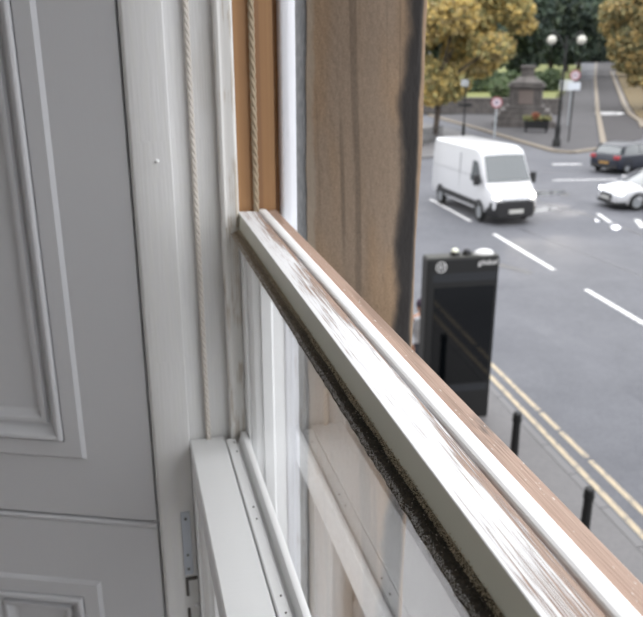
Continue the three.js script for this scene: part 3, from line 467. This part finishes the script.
{ // white panel van driving towards the window
  const v = thing('panel_van', 'white panel van with headlights on driving along the wet road', 'van', [13.58, 0.004, -27.5], -Math.PI / 2 + 0.03); v.scale.set(0.87, 1.05, 0.97);
  const W = 1.02, S = (x, yb, yt, w, tw, mid = 1.35) => [x, [[yb, 0], [yb, w * 0.92], [yb + 0.12, w * 0.985], [0.75, w], [mid, w * 0.99], [lerp(mid, yt, 0.72), lerp(w * 0.99, tw, 0.6)], [yt - 0.09, tw], [yt - 0.02, tw - 0.09], [yt, tw - 0.22], [yt + 0.02, 0]]];
  part('body', loft([S(-3.0, 0.42, 2.4, W - 0.04, 0.9), S(-2.93, 0.4, 2.47, W, 0.93), S(-1, 0.38, 2.5, W, 0.94), S(1.1, 0.38, 2.52, W, 0.94), S(1.5, 0.38, 2.44, W, 0.92), S(1.68, 0.38, 2.26, W, 0.9), S(2.26, 0.36, 1.42, W, 0.94, 1.12), S(2.38, 0.36, 1.32, W - 0.01, 0.93, 1.08), S(2.66, 0.34, 1.2, W - 0.06, 0.86, 1.0), S(2.86, 0.32, 1.02, W - 0.13, 0.78, 0.9), S(2.94, 0.32, 0.86, W - 0.2, 0.72, 0.82)], 0.55), VM.white, v);
  part('windscreen', patch([2.28, 1.42, -0.9], [2.28, 1.42, 0.9], [1.71, 2.25, 0.82], [1.71, 2.25, -0.82], [0.05, 0.03, 0]), VM.glass, v);
  for (const s of [-1, 1]) {
    part('side_window', patch([2.02, 1.35, s * 1.022], [1.02, 1.35, s * 1.032], [1.08, 2.05, s * 0.975], [1.5, 2.05, s * 0.965]), VM.glass, v);
    part('side_moulding', box(-2.2, 1.75, 0.5, 0.7, s * 1.0, s * 1.035, 0.01), VM.plastic, v);
    const mr = part('wing_mirror', box(1.86, 2.02, 1.28, 1.66, s * 1.08, s * 1.3, 0.04), VM.plastic, v); part('mirror_arm', box(1.9, 1.98, 1.36, 1.42, s * 0.99, s * 1.1), VM.plastic, mr);
    part('wheel_arch', (() => { const g = new THREE.RingGeometry(0.33, 0.43, 24, 1, 0, Math.PI); if (s < 0) g.rotateY(Math.PI); g.translate(1.95, 0.36, s * 1.03); return g; })(), VM.plastic, v);
    part('wheel_arch', (() => { const g = new THREE.RingGeometry(0.33, 0.43, 24, 1, 0, Math.PI); if (s < 0) g.rotateY(Math.PI); g.translate(-1.95, 0.36, s * 1.03); return g; })(), VM.plastic, v);
    wheel(v, 1.95, s * 0.93, 0.35, 0.22); wheel(v, -1.95, s * 0.93, 0.35, 0.22);
    const hl = new THREE.SphereGeometry(1, 16, 10); hl.scale(0.13, 0.15, 0.15); hl.translate(2.8, 0.98, s * 0.72);
    headlight(v, hl, VM.lamp, [3.0, 0.98, s * 0.74], [4, -0.35, 0], 12);
    part('tail_light', box(-3.02, -2.96, 0.9, 1.4, s * 0.8, s * 0.95, 0.02), VM.red, v);
    part('panel_seam', box(-0.06, -0.04, 0.72, 2.2, s * 1.0, s * 1.018), VM.hub, v);
    part('panel_seam', box(-2.85, 1.0, 1.5, 1.515, s * 0.995, s * 1.012), VM.hub, v);
  }
  part('bumper', loft([[2.3, [[0.3, 0], [0.3, 0.92], [0.5, 1.0], [0.72, 0.99], [0.72, 0]]], [2.8, [[0.24, 0], [0.24, 0.86], [0.46, 0.95], [0.8, 0.93], [0.8, 0]]], [3.02, [[0.26, 0], [0.26, 0.68], [0.46, 0.76], [0.84, 0.7], [0.84, 0]]], [3.06, [[0.3, 0], [0.3, 0.5], [0.46, 0.56], [0.8, 0.54], [0.8, 0]]]]), VM.plastic, v);
  part('grille_bar', box(2.94, 3.05, 0.86, 0.9, -0.55, 0.55, 0.01), VM.chrome, v);
  part('number_plate', box(3.05, 3.08, 0.42, 0.56, -0.3, 0.3, 0.005), VM.plate, v);
}
function car(v, c, L, W, front, tail) { // saloon or hatchback, centred, +x forwards
  const h = L / 2, S = (x, yb, yt, w) => [x, [[yb, 0], [yb, w * 0.9], [yb + 0.15, w * 0.98], [0.55, w], [yt - 0.1, w * 0.98], [yt - 0.02, w * 0.9], [yt, w * 0.75], [yt + 0.03, 0]]];
  part('body', loft([S(-h, 0.42, 0.82, W - 0.2), S(-h + 0.06, 0.3, 0.94, W - 0.08), S(-h + 0.3, 0.24, 0.99, W - 0.01), S(-0.6, 0.22, 0.97, W), S(0.8, 0.22, 0.94, W), S(h - 0.9, 0.22, 0.9, W - 0.02), S(h - 0.35, 0.22, 0.8, W - 0.06), S(h - 0.1, 0.24, 0.7, W - 0.16), S(h, 0.3, 0.6, W - 0.3)], 0.6), c, v);
  const G = (x, yt, w0, w1) => [x, [[0.9, 0], [0.9, w0], [lerp(0.95, yt, 0.5), lerp(w0, w1, 0.45)], [yt - 0.05, w1], [yt, w1 - 0.12], [yt + 0.015, 0]]];
  part('cabin_glass', loft([G(-h + 0.22, 0.96, W - 0.18, W - 0.25), G(-h + 0.62, 1.37, W - 0.08, W - 0.24), G(-0.3, 1.44, W - 0.05, W - 0.2), G(0.25, 1.38, W - 0.05, W - 0.22), G(1.1, 0.93, W - 0.08, W - 0.2)], 0.5), VM.glass, v);
  part('roof', loft([[-h + 0.5, [[1.3, 0], [1.3, W - 0.22], [1.345, W - 0.3], [1.37, 0]]], [-h + 0.75, [[1.37, 0], [1.37, W - 0.21], [1.42, W - 0.3], [1.435, 0]]], [-0.3, [[1.41, 0], [1.41, W - 0.185], [1.465, W - 0.3], [1.48, 0]]], [0.3, [[1.35, 0], [1.35, W - 0.2], [1.4, W - 0.3], [1.415, 0]]]], 0.7), c, v);
  for (const s of [-1, 1]) {
    for (const [x0, x1, x2, x3] of [[-h + 0.28, -h + 0.42, -h + 0.78, -h + 0.62], [-0.18, -0.1, -0.1, -0.18], [1.02, 1.12, 0.36, 0.27]]) part('pillar', patch([x0, 0.95, s * (W - 0.045)], [x1, 0.95, s * (W - 0.045)], [x2, 1.4, s * (W - 0.185)], [x3, 1.4, s * (W - 0.185)]), c, v);
    wheel(v, h - 0.85, s * (W - 0.11), 0.32, 0.2); wheel(v, -h + 0.8, s * (W - 0.11), 0.32, 0.2);
    part('wheel_arch', (() => { const g = new THREE.RingGeometry(0.3, 0.38, 24, 1, 0, Math.PI); if (s < 0) g.rotateY(Math.PI); g.translate(h - 0.85, 0.33, s * (W + 0.006)); return g; })(), VM.plastic, v);
    part('wheel_arch', (() => { const g = new THREE.RingGeometry(0.3, 0.38, 24, 1, 0, Math.PI); if (s < 0) g.rotateY(Math.PI); g.translate(-h + 0.8, 0.33, s * (W + 0.006)); return g; })(), VM.plastic, v);
    part('wing_mirror', box(0.72, 0.9, 0.95, 1.08, s * W, s * (W + 0.2), 0.04), c, v);
    part('door_handle', box(-0.42, -0.24, 0.76, 0.79, s * W, s * (W + 0.015)), c, v);
    front(s); tail(s);
  }
}
{
  const v = thing('saloon_car', 'white car with headlights lit waiting at the junction edge', 'car', [20.85, 0.004, -26.75], Math.PI - 0.06);
  const W = 0.9, h = 2.15;
  car(v, VM.white, 4.3, W, (s) => { const g = new THREE.SphereGeometry(1, 16, 10); g.scale(0.16, 0.06, 0.2); g.translate(h - 0.22, 0.68, s * 0.62); headlight(v, g, s > 0 ? VM.lampLow : VM.lampLow, [h + 0.05, 0.68, s * 0.6], [4, -0.4, 0], 20); }, (s) => part('tail_light', box(-h - 0.01, -h + 0.1, 0.72, 0.84, s * 0.5, s * 0.72, 0.02), VM.red, v));
  part('grille', box(h - 0.06, h + 0.03, 0.36, 0.62, -0.42, 0.42, 0.03), VM.plastic, v); part('grille_trim', merge([box(h, h + 0.04, 0.6, 0.63, -0.44, 0.44), box(h, h + 0.04, 0.48, 0.5, -0.42, 0.42)]), VM.chrome, v);
  part('front_bumper', loft([[h - 0.4, [[0.18, 0], [0.18, W - 0.08], [0.3, W - 0.04], [0.34, W - 0.05], [0.36, 0]]], [h - 0.05, [[0.18, 0], [0.18, W - 0.2], [0.28, W - 0.16], [0.32, W - 0.18], [0.34, 0]]], [h + 0.04, [[0.2, 0], [0.2, W - 0.35], [0.28, W - 0.32], [0.31, W - 0.34], [0.33, 0]]]]), VM.plastic, v);
  part('number_plate', box(h + 0.03, h + 0.06, 0.38, 0.48, -0.26, 0.26, 0.004), VM.plate, v);
}
{
  const v = thing('hatchback_car', 'dark navy hatchback seen from behind turning into the side road', 'car', [25.35, 0.004, -35.1], 0.42);
  const W = 0.88, h = 2.05;
  car(v, VM.navy, 4.1, W, (s) => part('headlight', box(h - 0.3, h - 0.12, 0.6, 0.7, s * 0.5, s * 0.74, 0.03), VM.lampOff, v), (s) => part('tail_light', box(-h - 0.02, -h + 0.16, 0.76, 0.93, s * 0.5, s * 0.8, 0.03), VM.tailOn, v));
  part('number_plate', box(-h - 0.03, -h, 0.5, 0.62, -0.27, 0.27, 0.004), VM.plateY, v);
  part('rear_bumper', box(-h - 0.03, -h + 0.3, 0.28, 0.46, -0.72, 0.72, 0.04), VM.plastic, v);
  part('rear_window', patch([-h + 0.2, 0.99, -0.66], [-h + 0.2, 0.99, 0.66], [-h + 0.57, 1.36, 0.6], [-h + 0.57, 1.36, -0.6], [-0.03, 0.01, 0]), VM.glass, v);
}

// ---- pedestrian between the stone reveal and the kiosk
{
  const p = thing('person', 'person in pale top and dark purple hat walking behind the kiosk', 'person', [5.22, 0.05, -12.72], 0.2);
  const bones = [ // ax ay az ra bx by bz rb
    [0, 0.98, 0, 0.145, 0, 1.2, 0, 0.14], [0, 1.2, 0, 0.145, 0, 1.38, 0, 0.12], [-0.17, 1.4, 0, 0.065, 0.17, 1.4, 0, 0.065], [0, 1.42, 0, 0.055, 0, 1.52, 0.01, 0.052],
    [-0.19, 1.39, 0, 0.055, -0.24, 1.12, -0.03, 0.045], [-0.24, 1.12, -0.03, 0.045, -0.22, 0.88, 0.06, 0.034], [0.19, 1.39, 0, 0.055, 0.25, 1.13, -0.02, 0.045], [0.25, 1.13, -0.02, 0.045, 0.22, 0.92, 0.16, 0.034],
    [-0.09, 0.94, 0, 0.095, -0.1, 0.5, 0.1, 0.065], [-0.1, 0.5, 0.1, 0.065, -0.1, 0.1, 0.0, 0.042], [0.09, 0.94, 0, 0.095, 0.1, 0.5, -0.02, 0.065], [0.1, 0.5, -0.02, 0.065, 0.1, 0.12, -0.18, 0.042],
    [-0.1, 0.05, -0.03, 0.045, -0.1, 0.04, 0.14, 0.035], [0.1, 0.09, -0.22, 0.045, 0.1, 0.035, -0.06, 0.035], [0, 1.6, 0.01, 0.088, 0, 1.66, 0, 0.092],
    ...[-1, 1].flatMap((s) => { const x = s * 0.22, y = s < 0 ? 0.86 : 0.9, z = s < 0 ? 0.07 : 0.18; return [[x, y, z, 0.03, x, y - 0.06, z + 0.01, 0.03], ...[-1, 0, 1, 2].map((k) => [x, y - 0.06, z + (k - 0.5) * 0.019, 0.011, x - s * 0.012, y - 0.125 - (k === 0 || k === 1 ? 0.015 : 0), z + (k - 0.5) * 0.02 + 0.01, 0.009]), [x - s * 0.01, y - 0.02, z + 0.025, 0.013, x - s * 0.03, y - 0.07, z + 0.045, 0.01]]; }),
    [0, 1.6, 0.09, 0.018, 0, 1.57, 0.105, 0.02], [-0.09, 1.6, 0, 0.015, -0.095, 1.57, 0, 0.013], [0.09, 1.6, 0, 0.015, 0.095, 1.57, 0, 0.013],
  ];
  const D = (x, y, z) => { let d = 9; for (const [ax, ay, az, ra, bx, by, bz, rb] of bones) { const ux = bx - ax, uy = by - ay, uz = bz - az, t = clamp(((x - ax) * ux + (y - ay) * uy + (z - az) * uz) / (ux * ux + uy * uy + uz * uz)), e = Math.hypot(x - ax - ux * t, y - ay - uy * t, z - az - uz * t) - lerp(ra, rb, t), k = 0.025, h = clamp(0.5 + 0.5 * (e - d) / k); d = lerp(e, d, h) - k * h * (1 - h); } return d; };
  const mesh = (name, fn, mat, c, half, res) => { const mc = new MarchingCubes(res, mat, false, false, 200000); mc.isolation = 0; const n = res; for (let k = 0; k < n; k++) for (let j = 0; j < n; j++) for (let i = 0; i < n; i++) mc.field[i + j * n + k * n * n] = -fn(c[0] + (i - n / 2) / (n / 2) * half, c[1] + (j - n / 2) / (n / 2) * half, c[2] + (k - n / 2) / (n / 2) * half); mc.update(); const g = new THREE.BufferGeometry(); g.setAttribute('position', new THREE.BufferAttribute(mc.positionArray.slice(0, mc.count * 3), 3)); g.setAttribute('normal', new THREE.BufferAttribute(mc.normalArray.slice(0, mc.count * 3), 3)); g.scale(half, half, half); g.translate(...c); g.computeVertexNormals(); return part(name, mergeVertices(g), mat, p); };
  mesh('body', D, std({ color: 0xb98e78, roughness: 0.7 }), [0, 0.86, 0], 0.92, 92);
  mesh('top', (x, y, z) => Math.max(D(x, y, z) - 0.014, y - 1.45, 0.93 - y, Math.abs(x) > 0.3 ? 1 : -1), std({ color: 0xc9cbd0, roughness: 0.9 }), [0, 1.18, 0], 0.36, 56);
  mesh('trousers', (x, y, z) => Math.max(Math.min(D(x, y, z) - 0.012, 9), y - 0.98, 0.1 - y, Math.abs(x) - 0.195), std({ color: 0x43454d, roughness: 0.9 }), [0, 0.54, 0], 0.5, 64);
  mesh('hat', (x, y, z) => Math.max(Math.hypot(x, (y - 1.655) * 0.9, z) - 0.112, 1.63 - y), std({ color: 0x3d3040, roughness: 0.95 }), [0, 1.7, 0], 0.16, 32);
  for (const s of [-1, 1]) { const g = new THREE.SphereGeometry(0.012, 8, 6); g.translate(s * 0.034, 1.62, 0.086); part('eye', g, std({ color: 0x2a211d, roughness: 0.3 }), p); }
  part('shoulder_bag', merge([box(-0.34, -0.2, 0.62, 0.9, -0.06, 0.1, 0.03), tube([[-0.3, 0.88, 0], [-0.29, 1.15, 0.03], [-0.2, 1.44, 0.06], [-0.16, 1.47, 0]], 0.012)]), std({ color: 0x9a6038, roughness: 0.8 }), p);
}

// ---- lamp post with two globes, signs, planter, railing
{
  const l = thing('street_lamp', 'black street lamp with twin white globes beside the park road', 'street lamp', [26.35, 0.1, -43.58], -0.5);
  const H = 6.2;
  part('post', new THREE.LatheGeometry([[0.26, 0], [0.26, 0.35], [0.17, 0.5], [0.17, 1.15], [0.2, 1.2], [0.11, 1.35], [0.09, 2.6], [0.12, 2.66], [0.08, 2.75], [0.06, H + 0.2], [0, H + 0.35]].map((p) => new THREE.Vector2(...p)), 20), M.blackMetal, l);
  for (const s of [-1, 1]) { const a = part('arm', tube([[0, H - 0.5, 0], [s * 0.45, H + 0.25, 0], [s * 0.82, H + 0.55, 0], [s * 0.85, H + 0.3, 0]], 0.035), M.blackMetal, l); const g = new THREE.SphereGeometry(0.27, 24, 16); g.translate(s * 0.85, H + 0.05, 0); part('globe', g, std({ color: 0xb4b2a8, roughness: 0.4 }), l); part('finial', cyl(0.12, 0.04, 0.12, s * 0.85, H + 0.27, 0), M.blackMetal, a); }
}
const signDisc = (p, y, r, z) => { const a = new THREE.CylinderGeometry(r, r, 0.03, 32); a.rotateX(Math.PI / 2); a.translate(0, y, z); const d = part('sign_disc', a, std({ color: 0x8c4a50, roughness: 0.5 }), p); const b = new THREE.CylinderGeometry(r * 0.76, r * 0.76, 0.01, 32); b.rotateX(Math.PI / 2); b.translate(0, y, z + 0.018); part('sign_face', b, std({ color: 0xb2a6ac, roughness: 0.5 }), d); return d; };
{
  let s = thing('road_sign', 'round red-rimmed road sign on pale pole left of the monument', 'road sign', [24.47, 0.1, -48.29], -0.45);
  part('pole', cyl(0.06, 0.06, 2.6, 0, 0, 0, 14), M.greyMetal, s); signDisc(s, 2.35, 0.36, 0.07);
  const d = part('sign_symbol', box(-0.1, 0.1, 2.25, 2.45, 0.09, 0.098, 0.002), std({ color: 0x6f6478, roughness: 0.6 }), s);
  s = thing('road_sign', 'round pinkish road sign above white plate by the park road', 'road sign', [28.3, 0.1, -45.4], -0.5);
  part('pole', cyl(0.05, 0.05, 4.5, 0, 0, 0, 14), M.blackMetal, s); signDisc(s, 4.15, 0.32, 0.07); part('sign_plate', box(-0.38, 0.38, 3.25, 3.72, 0.05, 0.08, 0.01), std({ color: 0xbcc1c8, roughness: 0.5 }), s); part('sign_symbol', box(-0.14, 0.14, 4.1, 4.2, 0.09, 0.098, 0.002), std({ color: 0x7d7079, roughness: 0.6 }), s);
  s = thing('notice_board', 'white notice board standing on the grass behind the lamp post', 'sign', [33.4, 0.1, -54.6], -0.55);
  part('post', cyl(0.05, 0.05, 3.4, -0.35, 0, 0, 10), M.greyMetal, s); part('post', cyl(0.05, 0.05, 3.4, 0.35, 0, 0, 10), M.greyMetal, s); part('board', box(-0.5, 0.5, 2.6, 3.4, 0.05, 0.1, 0.015), std({ color: 0xb8bcba, roughness: 0.6 }), s);
  s = thing('sign_post', 'thin dark post with small white sign under the yellow tree', 'sign post', [22.92, 0.1, -49.85], -0.4);
  part('pole', cyl(0.06, 0.05, 3.6, 0, 0, 0, 12), M.blackMetal, s); part('white_sign', box(-0.35, 0.15, 3.3, 3.75, 0.05, 0.09, 0.02), std({ color: 0x9ea3a6, roughness: 0.5 }), s); part('dark_plate', box(-0.45, 0.45, 2.0, 2.2, 0.05, 0.09, 0.02), M.blackMetal, s); part('base_sleeve', cyl(0.12, 0.1, 0.8, 0, 0, 0, 12), M.blackMetal, s);
  s = thing('sign_board', 'white sign on dark posts at the right edge by the tree', 'sign', [42.2, 0.0, -56.0], -0.6);
  part('post', cyl(0.06, 0.06, 2.6, -0.2, 0, 0, 10), M.blackMetal, s); part('post', cyl(0.06, 0.06, 2.6, 0.5, 0, 0, 10), M.blackMetal, s); part('board', box(-0.35, 0.9, 2.2, 3.3, 0.06, 0.1, 0.04), std({ color: 0x9ea2b0, roughness: 0.6 }), s); part('lower_board', box(-0.35, 0.9, 1.3, 1.9, 0.06, 0.1, 0.04), std({ color: 0x626260, roughness: 0.6 }), s);
}
{ // planter trough
  const p = thing('flower_planter', 'black trough planter with orange flowers before the monument', 'planter', [29.25, 0.1, -51.3], -0.5);
  part('trough', merge([box(-0.85, 0.85, 0.25, 0.8, -0.3, 0.3, 0.04)]), M.blackMetal, p); for (const x of [-0.7, 0.7]) part('leg', box(x - 0.08, x + 0.08, 0, 0.27, -0.25, 0.25, 0.01), M.blackMetal, p);
  const r = rng(31), leafG = new THREE.PlaneGeometry(1, 1), im = new THREE.InstancedMesh(leafG, std({ color: 0xffffff, roughness: 0.9, side: THREE.DoubleSide }), 700), m = new THREE.Matrix4(), q = new THREE.Quaternion(), c = new THREE.Color();
  for (let i = 0; i < 700; i++) { q.setFromEuler(new THREE.Euler(r() * 6, r() * 6, r() * 6)); const fl = r() < 0.16, x = (r() - 0.5) * 1.9; m.compose(new THREE.Vector3(fl ? (r() - 0.5) * 0.5 - 0.1 : x, 0.82 + r() * 0.25 + (fl ? 0.3 * r() : 0), (r() - 0.5) * 0.8), q, new THREE.Vector3(0.14, 0.14, 0.14)); im.setMatrixAt(i, m); im.setColorAt(i, fl ? c.setRGB(0.3, 0.12, 0.07) : c.setRGB(0.18 + r() * 0.09, 0.19 + r() * 0.06, 0.1)); }
  im.name = 'flowers'; im.userData.kind = 'stuff'; p.add(im);
}
{ // low black railing on the far-left island
  const a = thing('railing', 'low black railing at the foot of the yellow tree', 'railing', [19.2, 0.1, -46.6], 0.75);
  for (const y of [0.2, 0.95]) part('rail', box(-1.8, 1.8, y, y + 0.05, -0.02, 0.02), M.blackMetal, a);
  for (let i = 0; i <= 24; i++) part('bar', box(-1.8 + i * 0.15 - 0.01, -1.8 + i * 0.15 + 0.01, 0, 0.97, -0.01, 0.01), M.blackMetal, a);
}

// ---- stone monument
{
  const m = thing('monument', 'grey stone monument with stepped base and tiered top', 'monument', [30.6, 0.1, -55.6], -0.5);
  const G = M.greyStone, b = (n, w, d, y0, y1, r = 0.03) => part(n, box(-w / 2, w / 2, y0, y1, -d / 2, d / 2, r), G, m);
  b('step', 4.6, 3.8, 0, 0.45); b('step', 4.1, 3.3, 0.45, 0.85); b('step', 3.7, 3.0, 0.85, 1.2); b('plinth', 2.9, 2.5, 1.2, 1.5, 0.06);
  b('pedestal', 2.3, 2.0, 1.5, 2.85);
  for (const x of [-1.02, 1.02]) for (const z of [-0.85, 0.85]) part('column', cyl(0.16, 0.14, 1.35, x * 1.06, 1.5, z * 1.06, 16), G, m);
  part('inset_panel', box(-0.55, 0.55, 1.65, 2.7, 0.98, 1.03, 0.02), std({ color: 0x6e6460, roughness: 0.9 }), m);
  b('cornice', 2.75, 2.4, 2.85, 3.05, 0.05); b('cornice', 2.45, 2.15, 3.05, 3.2, 0.05);
  part('pyramid_tier', (() => { const g = new THREE.CylinderGeometry(0.75, 1.6, 0.45, 4, 1); g.rotateY(Math.PI / 4); g.translate(0, 3.42, 0); return uvBox(toCreasedNormals(g, 0.3)); })(), G, m);
  b('upper_block', 0.98, 0.9, 3.6, 4.2); b('top_cap', 1.12, 1.02, 4.2, 4.42, 0.05);
}

// ------------------------------------------------------------------ trees and hedge
const leafCard = (() => { const a = new THREE.PlaneGeometry(1, 0.8, 2, 1); const p = a.attributes.position; for (let i = 0; i < p.count; i++) p.setZ(i, -0.25 * Math.abs(p.getX(i))); const b = a.clone(); b.rotateY(Math.PI / 2); b.rotateX(0.6); b.translate(0.2, 0.3, 0.1); const c = a.clone(); c.rotateX(1.2); c.translate(-0.3, -0.2, 0.2); const g = merge([a, b, c]); g.computeVertexNormals(); return g; })();
const leafMat = phys({ color: 0xffffff, roughness: 0.9, side: THREE.DoubleSide, transmission: 0.25, thickness: 0 });
function foliage(parent, blobs, cols, n, size, seed) { // blobs: [x, y, z, rx, ry, rz]
  const r = rng(seed), im = new THREE.InstancedMesh(leafCard, leafMat, n), m = new THREE.Matrix4(), q = new THREE.Quaternion(), c = new THREE.Color();
  const vol = blobs.map((b) => b[3] * b[4] + b[4] * b[5] + b[3] * b[5]), tot = vol.reduce((a, b) => a + b);
  for (let i = 0; i < n; i++) {
    let t = r() * tot, k = 0; while (k < blobs.length - 1 && (t -= vol[k]) > 0) k++;
    const b = blobs[k], u = r() * 2 - 1, a = r() * Math.PI * 2, s = Math.sqrt(1 - u * u), rad = 0.62 + 0.42 * r();
    q.setFromEuler(new THREE.Euler(r() * 6.3, r() * 6.3, r() * 6.3)); const z = size * lerp(0.6, 1.4, r());
    m.compose(new THREE.Vector3(b[0] + b[3] * rad * s * Math.cos(a), b[1] + b[4] * rad * u, b[2] + b[5] * rad * s * Math.sin(a)), q, new THREE.Vector3(z, z, z)); im.setMatrixAt(i, m);
    const base = cols[Math.floor((hash2(k, 5, seed) * 0.6 + r() * 0.6) * cols.length) % cols.length], v = lerp(0.7, 1.25, r()); im.setColorAt(i, c.setRGB(base[0] * v, base[1] * v, base[2] * v));
  }
  im.name = 'foliage'; im.userData.kind = 'stuff'; im.castShadow = im.receiveShadow = true; parent.add(im);
}
function tree(name, label, x, z, y, trunkH, trunkR, blobs, cols, n, size, seed, group) {
  const t = thing(name, label, 'tree', [x, y, z], 0, group), r = rng(seed + 900);
  const pieces = [tube([[0, 0, 0], [0.1, trunkH * 0.5, 0.05], [0, trunkH, 0]], trunkR, 9, 10)];
  for (const b of blobs.slice(0, 7)) pieces.push(tube([[0, trunkH * 0.55, 0], [b[0] * 0.4, lerp(trunkH * 0.7, b[1], 0.4), b[2] * 0.4], [b[0], b[1], b[2]]], trunkR * 0.35, 6, 8));
  part('trunk', merge(pieces), M.bark, t); foliage(t, blobs, cols, n, size, seed); return t;
}
const crown = (seed, n, cx, cy, cz, R, Hh, br) => { const r = rng(seed), o = []; for (let i = 0; i < n; i++) { const a = r() * 6.283, u = r() * 2 - 1, s = Math.sqrt(1 - u * u) * (0.5 + 0.5 * r()); o.push([cx + R * s * Math.cos(a), cy + Hh * u * 0.9, cz + R * s * Math.sin(a), br * lerp(0.7, 1.2, r()), br * lerp(0.6, 0.95, r()), br * lerp(0.7, 1.2, r())]); } return o; };
const yellow = [[0.48, 0.37, 0.13], [0.42, 0.35, 0.14], [0.3, 0.28, 0.12], [0.52, 0.39, 0.13], [0.37, 0.29, 0.13]];
const olive = [[0.33, 0.26, 0.11], [0.25, 0.22, 0.1], [0.38, 0.28, 0.11], [0.17, 0.165, 0.08]];
const green = [[0.05, 0.078, 0.056], [0.06, 0.092, 0.062], [0.038, 0.06, 0.048], [0.08, 0.11, 0.066]];
tree('autumn_tree', 'yellow-leaved tree overhanging the road left of the monument', 21.6, -51.6, 0.1, 4.5, 0.2, [...crown(3, 22, 0.6, 6.6, -0.3, 4.2, 3.6, 1.5), [4.6, 8.2, 1.2, 1.5, 1.0, 1.5], [3.6, 9.4, 1, 1.8, 1.2, 1.6], [-1.5, 3.4, 0, 1.3, 0.9, 1.3], [-0.6, 2.6, 0.3, 0.9, 0.6, 0.9], [2.8, 4.6, 0.5, 1.2, 0.8, 1.2], [5.4, 7.2, 1.2, 1.0, 0.6, 1]], yellow, 14000, 0.24, 11);
tree('autumn_tree', 'olive and gold tree at the right edge beside the park road', 49.2, -66.0, 0.1, 5, 0.3, [...crown(8, 24, 0, 8.5, 0, 4.6, 5.5, 1.9), [-3.6, 8.5, -1, 1.6, 1.4, 1.6], [-2.5, 4.4, 0, 1.6, 1, 1.5], [-3.2, 6, 0.5, 1.7, 1.4, 1.5], [-1, 3.0, 0.5, 1.6, 1.0, 1.5], [0.5, 2.4, 1, 1.5, 1.0, 1.5], [-4.2, 8.8, 0, 1.2, 0.9, 1.2]], olive, 13000, 0.3, 12);
{
  const spots = [[33, -92, 13], [44, -96, 15], [54, -102, 14], [63, -108, 16], [73, -120, 15], [84, -134, 17], [40, -84, 8], [98, -158, 18], [112, -150, 17], [92, -128, 15], [140, -194, 18], [78, -98, 14], [24, -88, 14], [136, -219, 18], [152, -226, 18], [108, -182, 17], [145, -222, 11]];
  const say = ['dark evergreen tree behind the yellow tree, nearest its trunk line', 'tall dark evergreen tree above the hedge left of the monument', 'dark evergreen tree directly behind the monument top', 'tall dark evergreen tree behind the left lamp globe', 'dark evergreen tree behind the right lamp globe', 'dark evergreen tree closing the left side of the park road', 'short dark green tree just behind the hedge', 'large dark tree at the far end of the park road', 'dark green tree on the right side of the park road end', 'green tree behind the olive and gold tree', 'farthest dark tree beyond the top of the park road', 'dark green tree to the right of the gold tree', 'dark evergreen tree half hidden by the stone reveal', 'tall tree closing the view at the head of the park road, left one', 'tall tree closing the view at the head of the park road, right one', 'dark tree leaning over the upper park road', 'low dark bush-like tree at the very end of the park road'];
  spots.forEach(([x, z, h], i) => tree('evergreen_tree', say[i], x, z, i > 12 ? 0 : i === 8 || i === 9 || i === 11 ? 0.2 : 1.3, h * 0.4, 0.35, crown(40 + i, 22, 0, h * (i > 12 ? 0.46 : 0.56), 0, h * 0.3, h * 0.42, h * 0.17), green, 5200, 0.62, 60 + i, 'dark trees in the park'));
  const h = thing('hedge', 'clipped green hedge along the grass bank behind the park wall', 'hedge');
  const hb = []; for (let i = 0; i < 16; i++) { const t = i / 15; hb.push([lerp(22, 44, t), 2.1 + 0.25 * hash2(i, 2, 3), lerp(-76.5, -75, t), 1.1, 0.9 + 0.3 * hash2(i, 4, 3), 0.8]); }
  part('stems', merge(hb.map((b) => cyl(0.08, 0.05, 1.2, b[0], 1.3, b[2], 6))), M.bark, h); foliage(h, hb, [[0.07, 0.11, 0.05], [0.1, 0.14, 0.06], [0.05, 0.08, 0.04]], 5000, 0.3, 99);
  const h2 = thing('hedge', 'dark hedge across the far end of the park road', 'hedge'); const fb = []; for (let i = 0; i < 14; i++) { const t = i / 13; fb.push([lerp(118, 178, t), 2.2 + hash2(i, 7, 3), lerp(-232, -206, t) - 14, 3.2, 2.6, 2.2]); }
  part('stems', merge(fb.map((b) => cyl(0.2, 0.15, 1.6, b[0], 0, b[2], 6))), M.bark, h2); foliage(h2, fb, green, 5000, 0.8, 97);
  const b2 = thing('shrub', 'leafy green shrub between the monument and the lamp post', 'shrub', [34.2, 1.3, -66.8]); part('stems', cyl(0.08, 0.05, 0.8, 0, 0, 0, 6), M.bark, b2); foliage(b2, [[0, 0.9, 0, 1.1, 0.8, 0.9], [0.9, 0.7, 0.2, 0.8, 0.6, 0.8]], [[0.09, 0.14, 0.06], [0.13, 0.17, 0.08]], 900, 0.28, 98);
}

scene.traverse((o) => { if (o.isMesh) { o.castShadow = true; o.receiveShadow = true; } });
renderer.render(scene, camera);
